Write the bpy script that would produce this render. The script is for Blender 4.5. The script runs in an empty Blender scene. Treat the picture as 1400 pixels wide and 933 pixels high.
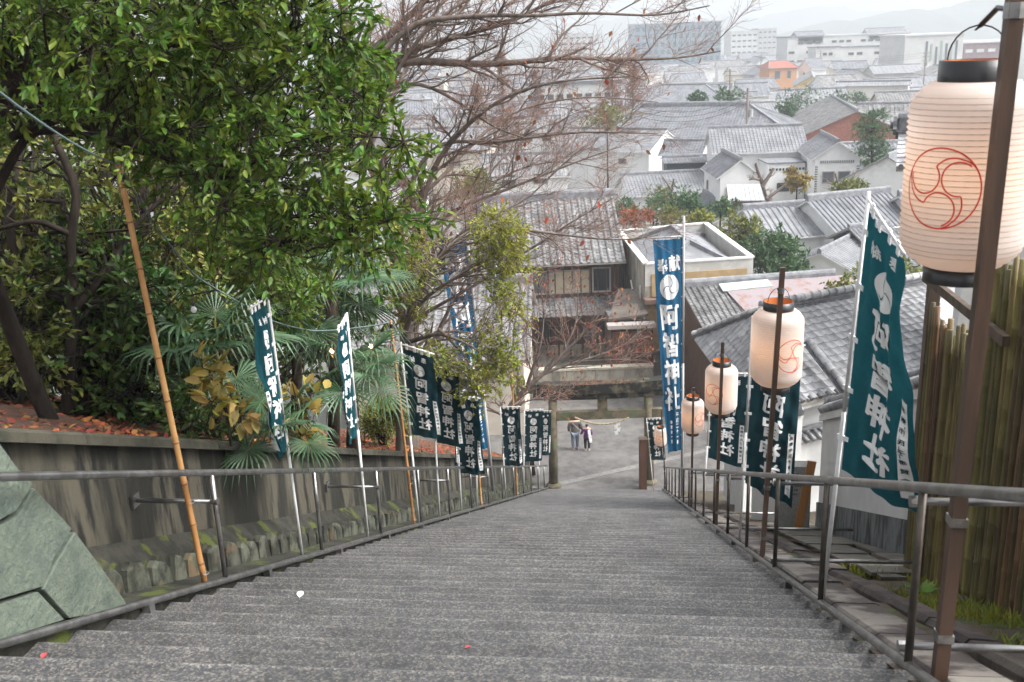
import bpy, bmesh, math, random
import numpy as np
from mathutils import Vector, Matrix
R = math.radians
rnd = random.Random(7)
npr = np.random.RandomState(11)
sc = bpy.context.scene
COL = sc.collection

# ------------------------------------------------------------------ camera
CZ = 18.0                      # eye height above the square at the foot of the stairs
PITCH = R(16.7); ROLL = R(-2.3)
FPX = 1361.0
cam = bpy.data.cameras.new('camera'); camo = bpy.data.objects.new('camera', cam); COL.objects.link(camo)
camo.matrix_basis = Matrix.Translation((0, 0, CZ))@Matrix.Rotation(math.pi/2-PITCH, 4, 'X')@Matrix.Rotation(ROLL, 4, 'Z')
cam.sensor_width = 36; cam.lens = 35.0; cam.clip_start = .05; cam.clip_end = 9000
cam.dof.use_dof = True; cam.dof.focus_distance = 16; cam.dof.aperture_fstop = 4.5
sc.camera = camo
# ------------------------------------------------------------------ overcast sky and soft sun
SUN_EL, SUN_AZ = R(50), R(105)     # azimuth from +Y towards +X
wd = bpy.data.worlds.new('World'); sc.world = wd; wd.use_nodes = True
nt = wd.node_tree; nt.nodes.clear()
wo = nt.nodes.new('ShaderNodeOutputWorld'); bg = nt.nodes.new('ShaderNodeBackground')
sky = nt.nodes.new('ShaderNodeTexSky'); sky.sky_type = 'NISHITA'; sky.sun_disc = False
sky.sun_elevation = SUN_EL; sky.sun_rotation = SUN_AZ; sky.air_density = 1.0; sky.dust_density = 6.0; sky.ozone_density = 1.0
hs = nt.nodes.new('ShaderNodeHueSaturation'); hs.inputs['Saturation'].default_value = .16
nt.links.new(sky.outputs[0], hs.inputs['Color']); nt.links.new(hs.outputs[0], bg.inputs[0])
bg.inputs[1].default_value = .14
nt.links.new(bg.outputs[0], wo.inputs[0])
sl = bpy.data.lights.new('sun', 'SUN'); sl.energy = 1.4; sl.angle = R(25); sl.color = (1, .97, .93)
so = bpy.data.objects.new('sun', sl); COL.objects.link(so)
so.rotation_euler = (math.pi/2-SUN_EL, 0, math.pi-SUN_AZ)
so.location = (0, 0, 60)
vs = sc.view_settings; vs.view_transform = 'Standard'; vs.look = 'None'; vs.gamma = 1; vs.use_curve_mapping = False
vs.exposure = 1.55
sc.cycles.use_denoising = True
sc.cycles.volume_bounces = 1; sc.cycles.max_bounces = 4; sc.cycles.diffuse_bounces = 3; sc.cycles.glossy_bounces = 2; sc.cycles.transmission_bounces = 3
sc.cycles.use_adaptive_sampling = True; sc.cycles.adaptive_threshold = .03
sc.cycles.volume_step_rate = 4; sc.cycles.sample_clamp_indirect = 6

# ------------------------------------------------------------------ survey: photograph rays to real places
FW = np.array([0, math.cos(PITCH), -math.sin(PITCH)]); _u = np.array([0, math.sin(PITCH), math.cos(PITCH)]); _x = np.array([1., 0, 0])
RV = math.cos(ROLL)*_x+math.sin(ROLL)*_u; UP = -math.sin(ROLL)*_x+math.cos(ROLL)*_u
CAM = np.array([0, 0, CZ])
def ray(x, y): return (x-700)/FPX*RV-(y-466.5)/FPX*UP+FW
def atY(x, y, Y): r = ray(x, y); return CAM + r*(Y/r[1])
def hz(x, y, z=0.0): r = ray(x, y); return CAM + r*((z-CZ)/r[2])
_v = ray(860, 635)
HEAD = math.atan2(_v[0], _v[1]); TS = -_v[2]/math.hypot(_v[0], _v[1]); HS = 1.07
U2 = np.array([math.sin(HEAD), math.cos(HEAD)]); T2 = np.array([math.cos(HEAD), -math.sin(HEAD)])
UD = np.array([U2[0], U2[1], 0]); TD = np.array([T2[0], T2[1], 0]); ZD = np.array([0, 0, 1.])
def stz(s): return CZ-HS-TS*s                      # height of the line of the stairs at run s
def W(s, t, h=0.0): q = s*U2+t*T2; return np.array([q[0], q[1], stz(s)+h])
def onstair(x, y, h=0.0):
    r = ray(x, y); k = r[2]+TS*(r[:2]@U2); P = CAM+r*((-HS+h)/k); return P[:2]@U2, P[:2]@T2
def colpx(P): d = np.asarray(P)-CAM; return 700+FPX*(d@RV)/(d@FW)
def solve_s(col, t):                                # run at which a foot at offset t from the stair axis stands in column col
    lo, hi = 2., 40.
    for _ in range(40):
        md = (lo+hi)/2
        if abs(colpx(W(md, t, 0))-860) > abs(col-860): lo = md
        else: hi = md
    return lo
def nrm(v): v = np.asarray(v, float); return v/(np.linalg.norm(v)+1e-12)

# ------------------------------------------------------------------ materials
MATS = {}
def mat(name, col, rough=.6, col2=None, scale=6, lo=.4, hi=.6, bump=0, bscale=None, metal=0, spec=.5, rand=0, island=0,
        stretch=(1, 1, 1), col3=None, scale3=1.5, lo3=.5, hi3=.62, detail=6, trans=0, coat=0, emit=None, alpha_noise=None):
    if name in MATS: return MATS[name]
    m = bpy.data.materials.new(name); m.use_nodes = True; MATS[name] = m
    t = m.node_tree; N = t.nodes; L = t.links
    b = N['Principled BSDF']
    b.inputs['Roughness'].default_value = rough; b.inputs['Metallic'].default_value = metal
    b.inputs['Specular IOR Level'].default_value = spec
    b.inputs['Coat Weight'].default_value = coat
    c4 = lambda c: (c[0], c[1], c[2], 1)
    tc = N.new('ShaderNodeTexCoord'); mp = N.new('ShaderNodeMapping'); mp.inputs['Scale'].default_value = stretch
    L.new(tc.outputs['Object'], mp.inputs['Vector'])
    out = None
    def noise(sc_, det): 
        n = N.new('ShaderNodeTexNoise'); n.inputs['Scale'].default_value = sc_; n.inputs['Detail'].default_value = det
        n.inputs['Roughness'].default_value = .62; L.new(mp.outputs[0], n.inputs['Vector']); return n
    def ramp(src, a, b_): 
        r = N.new('ShaderNodeMapRange'); r.inputs[1].default_value = a; r.inputs[2].default_value = b_; r.interpolation_type = 'SMOOTHSTEP'
        L.new(src, r.inputs[0]); return r.outputs[0]
    def mix(f, a, b_):
        x = N.new('ShaderNodeMix'); x.data_type = 'RGBA'
        if hasattr(f, 'node'): L.new(f, x.inputs[0])
        else: x.inputs[0].default_value = f
        for s_, v in ((6, a), (7, b_)):
            if hasattr(v, 'node'): L.new(v, x.inputs[s_])
            else: x.inputs[s_].default_value = c4(v)
        return x.outputs[2]
    cur = col
    if col2 is not None: cur = mix(ramp(noise(scale, detail).outputs[0], lo, hi), col, col2)
    if col3 is not None: cur = mix(ramp(noise(scale3, 4).outputs[0], lo3, hi3), cur, col3)
    for amt, kind in ((rand, 'o'), (island, 'i')):
        if amt:
            hv = N.new('ShaderNodeHueSaturation')
            src = (N.new('ShaderNodeObjectInfo').outputs['Random'] if kind == 'o' else N.new('ShaderNodeNewGeometry').outputs['Random Per Island'])
            r = N.new('ShaderNodeMapRange'); r.inputs[3].default_value = 1-amt; r.inputs[4].default_value = 1+amt; L.new(src, r.inputs[0])
            L.new(r.outputs[0], hv.inputs['Value'])
            w = N.new('ShaderNodeMath'); w.operation = 'MULTIPLY'; w.inputs[1].default_value = 7.31; L.new(src, w.inputs[0])
            fr = N.new('ShaderNodeMath'); fr.operation = 'FRACT'; L.new(w.outputs[0], fr.inputs[0])
            r2 = N.new('ShaderNodeMapRange'); r2.inputs[3].default_value = .5-amt*.07; r2.inputs[4].default_value = .5+amt*.07; L.new(fr.outputs[0], r2.inputs[0])
            L.new(r2.outputs[0], hv.inputs['Hue'])
            if hasattr(cur, 'node'): L.new(cur, hv.inputs['Color'])
            else: hv.inputs['Color'].default_value = c4(cur)
            cur = hv.outputs[0]
    if hasattr(cur, 'node'): L.new(cur, b.inputs['Base Color'])
    else: b.inputs['Base Color'].default_value = c4(cur)
    if bump:
        bn = N.new('ShaderNodeBump'); bn.inputs['Strength'].default_value = bump; bn.inputs['Distance'].default_value = .02
        L.new(noise(bscale or scale*2, 5).outputs[0], bn.inputs['Height']); L.new(bn.outputs[0], b.inputs['Normal'])
    if emit:
        b.inputs['Emission Color'].default_value = c4(emit[:3]); b.inputs['Emission Strength'].default_value = emit[3]
    if trans:
        tr = N.new('ShaderNodeBsdfTranslucent'); ms = N.new('ShaderNodeMixShader'); ms.inputs[0].default_value = trans
        if hasattr(cur, 'node'): L.new(cur, tr.inputs[0])
        else: tr.inputs[0].default_value = c4(cur)
        L.new(b.outputs[0], ms.inputs[1]); L.new(tr.outputs[0], ms.inputs[2]); L.new(ms.outputs[0], N['Material Output'].inputs['Surface'])
    return m

# ------------------------------------------------------------------ mesh builder and objects
class MB:
    def __init__(s): s.v = []; s.f = []
    def add(s, vs_, fs):
        o = len(s.v); s.v.extend([tuple(map(float, q)) for q in vs_]); s.f.extend([tuple(i+o for i in q) for q in fs])
    def frame(s, c, a, b, d):                       # box with half-vectors
        c, a, b, d = map(np.asarray, (c, a, b, d))
        vs_ = [c+i*a+j*b+k*d for i in (-1, 1) for j in (-1, 1) for k in (-1, 1)]
        s.add(vs_, [(0, 1, 3, 2), (4, 6, 7, 5), (0, 4, 5, 1), (2, 3, 7, 6), (0, 2, 6, 4), (1, 5, 7, 3)]); return s
    def box(s, x0, x1, y0, y1, z0, z1):
        return s.frame(((x0+x1)/2, (y0+y1)/2, (z0+z1)/2), ((x1-x0)/2, 0, 0), (0, (y1-y0)/2, 0), (0, 0, (z1-z0)/2))
    def bar(s, p, q, w, h, up=(0, 0, 1)):            # box beam p->q
        p, q = np.asarray(p, float), np.asarray(q, float); d = (q-p)/2; a = nrm(np.cross(d, up)); u = nrm(np.cross(a, d))
        return s.frame((p+q)/2, a*w/2, d, u*h/2)
    def tube(s, pts, r, n=8, cap=True):
        pts = [np.asarray(p, float) for p in pts]; r = [r]*len(pts) if np.isscalar(r) else r
        o = len(s.v); vs_ = []; ref = None
        for i, p in enumerate(pts):
            d = nrm(pts[min(i+1, len(pts)-1)]-pts[max(i-1, 0)])
            if ref is None: ref = nrm(np.cross(d, (0, 0, 1) if abs(d[2]) < .9 else (1, 0, 0)))
            a = nrm(ref-d*(ref@d)); b = np.cross(d, a); ref = a
            for k in range(n):
                w = 2*math.pi*k/n; vs_.append(p+r[i]*(math.cos(w)*a+math.sin(w)*b))
        fs = [(i*n+k, i*n+(k+1) % n, (i+1)*n+(k+1) % n, (i+1)*n+k) for i in range(len(pts)-1) for k in range(n)]
        if cap: fs += [tuple(range(n-1, -1, -1)), tuple((len(pts)-1)*n+k for k in range(n))]
        s.add(vs_, fs); return s
    def lathe(s, prof, c=(0, 0, 0), n=16, cap=True):
        vs_ = [(c[0]+r*math.cos(2*math.pi*k/n), c[1]+r*math.sin(2*math.pi*k/n), c[2]+z) for r, z in prof for k in range(n)]
        fs = [(i*n+k, i*n+(k+1) % n, (i+1)*n+(k+1) % n, (i+1)*n+k) for i in range(len(prof)-1) for k in range(n)]
        if cap: fs += [tuple(range(n-1, -1, -1)), tuple((len(prof)-1)*n+k for k in range(n))]
        s.add(vs_, fs); return s
    def prism(s, poly, d):                          # polygon (3d pts) extruded along d
        n = len(poly); poly = [np.asarray(p, float) for p in poly]; d = np.asarray(d, float)
        s.add(poly+[p+d for p in poly], [tuple(range(n-1, -1, -1)), tuple(range(n, 2*n))]+[(i, (i+1) % n, n+(i+1) % n, n+i) for i in range(n)]); return s
    def mesh(s, name, smooth=False):
        me = bpy.data.meshes.new(name); me.from_pydata(s.v, [], s.f); me.validate()
        bm = bmesh.new(); bm.from_mesh(me); bmesh.ops.recalc_face_normals(bm, faces=bm.faces[:]); bm.to_mesh(me); bm.free()
        if smooth: me.shade_smooth()
        return me
    def build(s, name, m, parent=None, smooth=False, local=False): return place(s.mesh(name, smooth), name, m, parent, local)
def place(me, name, m, parent=None, local=False):
    if m is not None and not me.materials: me.materials.append(m)
    o = bpy.data.objects.new(name, me); COL.objects.link(o)
    if parent is not None:
        o.parent = parent
        if not local and parent.type == 'EMPTY': o.matrix_parent_inverse = Matrix.Translation(-parent.location)
    return o
def thing(name, label, cat, loc=(0, 0, 0), rz=0, group=None, rot=None):
    o = bpy.data.objects.new(name, None); COL.objects.link(o); o.empty_display_size = .2
    o.location = tuple(map(float, loc)); o.rotation_euler = rot or (0, 0, rz)
    return tag(o, label, cat, group)
def tag(o, label=None, cat=None, group=None, kind=None):
    if label: o['label'] = label
    if cat: o['category'] = cat
    if group: o['group'] = group
    if kind: o['kind'] = kind
    return o
def npmesh(name, V, F, smooth=False):               # V (n,3), F (m,k) all the same size
    me = bpy.data.meshes.new(name); V = np.asarray(V, np.float32); F = np.asarray(F, np.int32); k = F.shape[1]
    me.vertices.add(len(V)); me.vertices.foreach_set('co', V.ravel())
    me.loops.add(F.size); me.loops.foreach_set('vertex_index', F.ravel())
    me.polygons.add(len(F)); me.polygons.foreach_set('loop_start', np.arange(0, F.size, k, dtype=np.int32))
    me.update(calc_edges=True)
    if smooth: me.shade_smooth()
    return me
def copytree(o, parent=None):
    c = o.copy(); COL.objects.link(c)
    if parent is not None: c.parent = parent
    for ch in list(o.children): copytree(ch, c)
    return c

# ------------------------------------------------------------------ plants
def leafmesh(P, D, Nn, L, wd_=.42, fold=.12, droop=.12):
    n = len(P); L = np.asarray(L).reshape(-1, 1)*np.ones((n, 1))
    D = D/np.linalg.norm(D, axis=1, keepdims=True); S = np.cross(D, Nn); S /= np.linalg.norm(S, axis=1, keepdims=True)+1e-9
    Nn = np.cross(S, D); w = L*wd_
    V = np.stack([P, P+.3*L*D+.5*w*S+fold*w*Nn, P+.68*L*D+.42*w*S+fold*w*Nn-droop*.4*L*Nn, P+L*D-droop*L*Nn,
                  P+.68*L*D-.42*w*S+fold*w*Nn-droop*.4*L*Nn, P+.3*L*D-.5*w*S+fold*w*Nn], 1).reshape(-1, 3)
    b = (np.arange(n)*6)[:, None]
    F = np.concatenate([b+np.array([[0, 1, 2, 3]]), b+np.array([[0, 3, 4, 5]])], 0)
    return V, F
def rdirs(n): v = npr.normal(size=(n, 3)); return v/np.linalg.norm(v, axis=1, keepdims=True)
def clumpleaves(C, Rd, twigs, per, L, out=None, up=.35, jit=.55, wd_=.42, flat=1.0, inner=.25):
    """leaves strung along short twigs that radiate from clump centres"""
    C = np.asarray(C, float); m = len(C); Rd = np.asarray(Rd, float).reshape(-1, 1)*np.ones((m, 1))
    n = m*twigs; cc = np.repeat(C, twigs, 0); rr = np.repeat(Rd, twigs, 0)
    d = rdirs(n); d[:, 2] = d[:, 2]*flat+up*.6
    if out is not None: d += np.asarray(out)*.5
    d /= np.linalg.norm(d, axis=1, keepdims=True)
    tl = rr*(.6+.6*npr.rand(n, 1))
    P0 = cc; P1 = cc+d*tl; P1[:, 2] -= .12*tl[:, 0]
    k = npr.rand(n, per, 1)*(1-inner)+inner
    P = (P0[:, None]+(P1-P0)[:, None]*k).reshape(-1, 3)
    D = (np.repeat(d, per, 0)*.75+rdirs(n*per)*jit*1.2); Nn = rdirs(n*per)*.55+np.array([0, 0, 1.])*(.35+up)
    V, F = leafmesh(P, D, Nn, L*(.6+.7*npr.rand(n*per)), wd_)
    return V, F, P0, P1
def tubes(br, sides=4):
    """br: list of (pts (k,3), radii (k,)) -> V,F quads; branches of equal length are handled together"""
    Vs = []; Fs = []; o = 0; ang = np.arange(sides)*2*math.pi/sides; ca = np.cos(ang)[None, None, :, None]; sa = np.sin(ang)[None, None, :, None]
    by = {}
    for p, r in br: by.setdefault(len(p), []).append((p, r))
    for k, lst in by.items():
        P = np.array([p for p, _ in lst], float); r = np.array([r_ for _, r_ in lst], float)[:, :, None, None]; n = len(P)
        d = np.empty_like(P); d[:, 1:-1] = P[:, 2:]-P[:, :-2]; d[:, 0] = P[:, 1]-P[:, 0]; d[:, -1] = P[:, -1]-P[:, -2]
        d /= np.linalg.norm(d, axis=2, keepdims=True)+1e-9
        e = P[:, -1]-P[:, 0]; e /= np.linalg.norm(e, axis=1, keepdims=True)+1e-9
        ref = np.where(np.abs(e[:, 2:3]) < .85, np.array([[.3, .2, 1.]]), np.array([[1., .3, .1]]))[:, None, :]
        a = np.cross(d, np.broadcast_to(ref, d.shape)); a /= np.linalg.norm(a, axis=2, keepdims=True)+1e-9; b = np.cross(d, a)
        V = (P[:, :, None]+r*(ca*a[:, :, None]+sa*b[:, :, None])).reshape(-1, 3)
        i = np.arange(k-1)[:, None]*sides; j = np.arange(sides)[None]; j2 = (j+1) % sides
        F = np.stack([i+j, i+j2, i+sides+j2, i+sides+j], -1).reshape(-1, 4)
        F = (F[None]+(np.arange(n)*k*sides)[:, None, None]).reshape(-1, 4)+o
        Vs.append(V); Fs.append(F); o += len(V)
    return np.concatenate(Vs), np.concatenate(Fs)
def smoothline(pts, n):
    pts = np.asarray(pts, float); seg = np.linalg.norm(np.diff(pts, axis=0), axis=1); t = np.concatenate([[0], np.cumsum(seg)])
    q = np.linspace(0, t[-1], n); P = np.stack([np.interp(q, t, pts[:, i]) for i in range(3)], 1)
    for _ in range(2): P[1:-1] = (P[:-2]+2*P[1:-1]+P[2:])/4
    return P
def wobble(p, q, n=5, amp=.08):
    P = np.linspace(np.asarray(p, float), np.asarray(q, float), n); l = np.linalg.norm(P[-1]-P[0])
    P[1:-1] += npr.normal(size=(n-2, 3))*amp*l*.5; return P
def grow(parent, rad, level, cnt, ln, spread, out, up=.15, minr=.004, taper=.55):
    """side branches from a limb; out collects (pts, radii, level)"""
    k = len(parent)
    for c in range(cnt):
        f = .12+.86*(c+npr.rand())/cnt; i = f*(k-1); i0 = int(min(i, k-2)); p = parent[i0]+(parent[i0+1]-parent[i0])*(i-i0)
        d = nrm(parent[i0+1]-parent[i0]); s = npr.normal(size=3); s -= d*(s@d); s = nrm(s); s[2] = s[2]*.6+up
        dd = nrm(d*(1-spread*.45)+s*spread); l = ln*(.5+.8*npr.rand())*(1.1-.55*f)
        n = 6 if level < 2 else (5 if level == 2 else 3); P = [p]; v = dd.copy()
        for _ in range(n-1):
            v = nrm(v+npr.normal(size=3)*.16+np.array([0, 0, .03])); P.append(P[-1]+v*l/(n-1))
        P = np.array(P); r0 = max(minr, (rad[0] if np.ndim(rad) else rad)*(1-.75*f)*taper)
        rr = np.linspace(r0, max(minr*.6, r0*.3), n); out.append((P, rr, level))

# ------------------------------------------------------------------ brush-like characters as flat meshes
GLY = {}
def glyph(ch, bold=.028):
    """one character as flat triangles (x, y, tiny lift); the brush weight comes from shifted copies of the outline"""
    if (ch, bold) in GLY: return GLY[(ch, bold)]
    if ch not in GLY:
        c = bpy.data.curves.new('glyph', 'FONT'); c.body = ch; c.resolution_u = 2; c.fill_mode = 'FRONT'
        o = bpy.data.objects.new('glyph', c); COL.objects.link(o); dg = bpy.context.evaluated_depsgraph_get(); dg.update()
        me = bpy.data.meshes.new_from_object(o.evaluated_get(dg)); bpy.data.objects.remove(o)
        V = np.array([v.co[:2] for v in me.vertices]); F = [tuple(p.vertices) for p in me.polygons]; bpy.data.meshes.remove(me)
        lo, hi = V.min(0), V.max(0); GLY[ch] = ((V-(lo+hi)/2)/max(hi-lo), F)
    V, F = GLY[ch]; Vs = []; Fs = []; dirs = [(0, 0)]+([(math.cos(w)*(1.25 if k % 2 else .8), math.sin(w)*.8) for k, w in enumerate(np.arange(8)*math.pi/4)] if bold > .03 else [(1, .3), (-1, -.3), (-.3, .8), (.3, -.8)])
    for k, (dx, dy) in enumerate(dirs):
        Vs.append(np.c_[V*(1-bold)+np.array([dx, dy])*bold, np.full(len(V), k*.00025)]); Fs += [tuple(i+k*len(V) for i in f) for f in F]
    GLY[(ch, bold)] = (np.concatenate(Vs), Fs); return GLY[(ch, bold)]
for _c in '阿智神社': glyph(_c, .05); glyph(_c, .055)
for _c in '奉納': glyph(_c)
for _c in '奉献': glyph(_c, .05)
for _c in '平成二十一年奉賛会同': glyph(_c, .04)
for _c in '園芳': glyph(_c, .05)
for _c in '市氏子奉賛会一同倉敷': glyph(_c, .02)

# ================================================================== materials in use
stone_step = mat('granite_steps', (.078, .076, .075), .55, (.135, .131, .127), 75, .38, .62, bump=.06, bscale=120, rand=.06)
def step_tone(m):
    N = m.node_tree.nodes; L = m.node_tree.links; b = N['Principled BSDF']; tc = N['Texture Coordinate']
    sp = N.new('ShaderNodeSeparateXYZ'); L.new(tc.outputs['Object'], sp.inputs[0])
    src = b.inputs['Base Color'].links[0].from_socket
    # dark and light mineral flecks
    oi = N.new('ShaderNodeObjectInfo'); va = N.new('ShaderNodeVectorMath'); va.operation = 'MULTIPLY_ADD'
    va.inputs[1].default_value = (1, 1, 1); cm = N.new('ShaderNodeMath'); cm.operation = 'MULTIPLY'; cm.inputs[1].default_value = 37
    L.new(oi.outputs['Random'], cm.inputs[0]); L.new(tc.outputs['Object'], va.inputs[0]); L.new(cm.outputs[0], va.inputs[2])
    vo = N.new('ShaderNodeTexVoronoi'); vo.inputs['Scale'].default_value = 92; L.new(va.outputs[0], vo.inputs['Vector'])
    ri = N.new('ShaderNodeSeparateColor'); L.new(vo.outputs['Color'], ri.inputs[0])
    cr = N.new('ShaderNodeValToRGB'); e = cr.color_ramp.elements
    e[0].position = .0; e[0].color = (.022, .025, .031, 1); e[1].position = 1; e[1].color = (.34, .31, .265, 1)
    for p_, c_ in ((.38, (.045, .049, .058, 1)), (.52, (.10, .10, .105, 1)), (.78, (.165, .155, .142, 1))): q = e.new(p_); q.color = c_
    L.new(ri.outputs[0], cr.inputs[0])
    mx = N.new('ShaderNodeMix'); mx.data_type = 'RGBA'; mx.inputs[0].default_value = .62; L.new(src, mx.inputs[6]); L.new(cr.outputs[0], mx.inputs[7])
    # paler towards the nose, darker towards the riser, stains that wander
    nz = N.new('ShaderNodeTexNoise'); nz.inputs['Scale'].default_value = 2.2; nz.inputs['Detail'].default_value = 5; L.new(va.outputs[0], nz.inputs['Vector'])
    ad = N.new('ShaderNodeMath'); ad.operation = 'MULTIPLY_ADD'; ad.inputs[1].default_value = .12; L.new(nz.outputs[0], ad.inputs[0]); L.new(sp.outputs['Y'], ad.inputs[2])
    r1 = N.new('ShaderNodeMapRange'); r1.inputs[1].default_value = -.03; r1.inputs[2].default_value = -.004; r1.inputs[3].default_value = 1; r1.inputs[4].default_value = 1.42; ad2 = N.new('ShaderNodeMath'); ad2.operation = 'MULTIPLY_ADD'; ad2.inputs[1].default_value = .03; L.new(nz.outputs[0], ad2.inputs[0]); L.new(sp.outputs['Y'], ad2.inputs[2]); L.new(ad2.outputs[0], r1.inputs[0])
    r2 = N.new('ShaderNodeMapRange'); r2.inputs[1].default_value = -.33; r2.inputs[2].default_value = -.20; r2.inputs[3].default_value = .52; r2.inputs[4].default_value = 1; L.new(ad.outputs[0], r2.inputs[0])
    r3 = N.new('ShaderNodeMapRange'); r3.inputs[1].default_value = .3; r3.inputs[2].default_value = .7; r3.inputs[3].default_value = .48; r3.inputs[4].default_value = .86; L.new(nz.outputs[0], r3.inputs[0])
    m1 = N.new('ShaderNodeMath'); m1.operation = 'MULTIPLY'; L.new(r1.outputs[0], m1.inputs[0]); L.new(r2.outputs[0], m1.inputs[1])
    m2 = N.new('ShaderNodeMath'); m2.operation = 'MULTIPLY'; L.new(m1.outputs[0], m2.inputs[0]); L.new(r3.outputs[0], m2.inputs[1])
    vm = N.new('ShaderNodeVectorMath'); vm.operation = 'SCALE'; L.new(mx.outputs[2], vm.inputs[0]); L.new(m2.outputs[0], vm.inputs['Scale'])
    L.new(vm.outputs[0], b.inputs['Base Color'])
step_tone(stone_step)
steel = mat('brushed_steel', (.34, .335, .33), .3, (.22, .215, .21), 8, metal=.9, bump=.05)
bronze = mat('bronze_post', (.10, .085, .07), .45, (.065, .055, .045), 6, metal=.5)
concrete = mat('stained_concrete', (.085, .076, .053), .8, (.008, .008, .006), 2.8, .45, .57, bump=.7, bscale=16, stretch=(1.4, 1.4, .28),
               col3=(.016, .0155, .010), scale3=.8, lo3=.45, hi3=.6)
copingm = mat('mossy_coping', (.06, .055, .038), .9, (.026, .027, .016), 3, bump=.4, bscale=20)
mossy = mat('mossy_stone', (.04, .038, .028), .9, (.015, .016, .010), 4, .42, .58, bump=.6, bscale=18, col3=(.075, .10, .012), scale3=2.6, lo3=.55, hi3=.63, rand=.25)
basestone = mat('lichen_stone', (.085, .09, .066), .85, (.02, .021, .014), 5, .4, .6, bump=.6, bscale=14, col3=(.12, .08, .04), scale3=3, lo3=.58, hi3=.7, rand=.3)
greenstone = mat('green_stone', (.085, .11, .09), .85, (.135, .16, .12), 16, .3, .7, bump=1.0, bscale=30, col3=(.06, .082, .066), scale3=4, lo3=.54, hi3=.7, rand=.1)
kerbm = mat('kerb_stone', (.19, .172, .15), .8, (.055, .043, .04), 2.4, .42, .56, bump=.4, bscale=25, rand=.15)
slabm = mat('paving_slab', (.13, .115, .095), .75, (.07, .063, .05), 4, bump=.4, bscale=22, rand=.2)
curbm = mat('grimy_curb', (.10, .082, .07), .85, (.045, .033, .032), 3, .4, .58, bump=.5, bscale=25, rand=.2)
soil = mat('damp_soil', (.085, .06, .042), .95, (.05, .037, .025), 5, bump=.8, bscale=26, col3=(.065, .10, .022), scale3=1.6, lo3=.54, hi3=.66)
litterbed = mat('leaf_mould', (.12, .05, .025), .95, (.06, .035, .02), 9, bump=.8, bscale=30)
asphalt = mat('plaza_asphalt', (.135, .128, .122), .85, (.095, .09, .087), 2.2, bump=.25, bscale=90, col3=(.165, .158, .148), scale3=.25)
groundm = mat('town_ground', (.17, .165, .155), .9, (.11, .115, .09), .15)
bamb_tan = mat('dry_bamboo', (.50, .27, .10), .5, (.38, .18, .06), 5, stretch=(1, 1, .25), bump=.1)
bamb_old = mat('weathered_bamboo', (.165, .115, .044), .65, (.08, .058, .022), 4, .42, .6, stretch=(1, 1, .2), rand=.5, bump=.2, col3=(.09, .06, .035), scale3=2, lo3=.56, hi3=.72)
bamb_green = mat('green_bamboo', (.15, .13, .036), .6, (.085, .07, .022), 4, stretch=(1, 1, .2), rand=.25)
nodem = mat('bamboo_joint', (.22, .10, .035), .6)
darkwood = mat('dark_wood', (.055, .035, .024), .7, (.09, .06, .04), 12, stretch=(1, 1, .1), bump=.2)
plaster = mat('white_plaster', (.60, .60, .59), .85, (.54, .54, .53), 1.5, bump=.08, bscale=12, col3=(.42, .42, .42), scale3=.5, lo3=.56, hi3=.8)
stained_base = mat('streaked_footing', (.17, .18, .185), .85, (.03, .033, .033), 5, .38, .64, stretch=(1.3, 1.3, .3), bump=.3)
tilem = mat('grey_roof_tile', (.29, .292, .30), .42, (.19, .193, .203), 3, .4, .62, bump=.12, bscale=25, rand=.3, spec=.6, col3=(.40, .40, .405), scale3=1.2)
tiledark = mat('dark_ridge_tile', (.09, .093, .10), .38, (.15, .155, .165), 5, bump=.1, rand=.15, spec=.6)

# ================================================================== ground, slope, stairs
STEP_L = .385; STEP_R = STEP_L*TS
NOSE = -.06                                         # line of the noses against the line of the bottom rails
mb = MB(); mb.add([(-3000, -60, -.004), (3000, -60, -.004), (3000, 3000, -.004), (-3000, 3000, -.004)], [(0, 1, 2, 3)])
tag(mb.build('ground', groundm), kind='structure')
mb = MB(); q = [W(36.9, -14, 0), W(36.9, 12, 0)]
mb.add([(-8, 37.3, .0), (13, 37.3, 0), (13, 52, 0), (-8, 52, 0)], [(0, 1, 2, 3)])
tag(mb.build('plaza', asphalt), kind='structure')
# pale gutter strip that crosses the plaza
a, b = hz(764, 662), hz(888, 634); d = nrm(b-a); a = a-d*1.2; b = b+d*3; n = np.array([-d[1], d[0], 0])*.17
mb = MB(); mb.frame((a+b)/2+(0, 0, .004), (b-a)/2, n, (0, 0, .008))
tag(mb.build('gutter_strip', mat('pale_concrete', (.21, .203, .19), .85, (.16, .155, .15), 6, bump=.2)), kind='structure')
a, b = hz(770, 524), hz(880, 515); mb = MB(); mb.add([a+(0, 0, .004), b+(0, 0, .004), b+(.3, 1.5, .004), a+(-.3, 1.5, .004)], [(0, 1, 2, 3)])
tag(mb.build('road', mat('dark_asphalt', (.10, .10, .105), .8, (.08, .08, .085), 8)), kind='structure')

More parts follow.
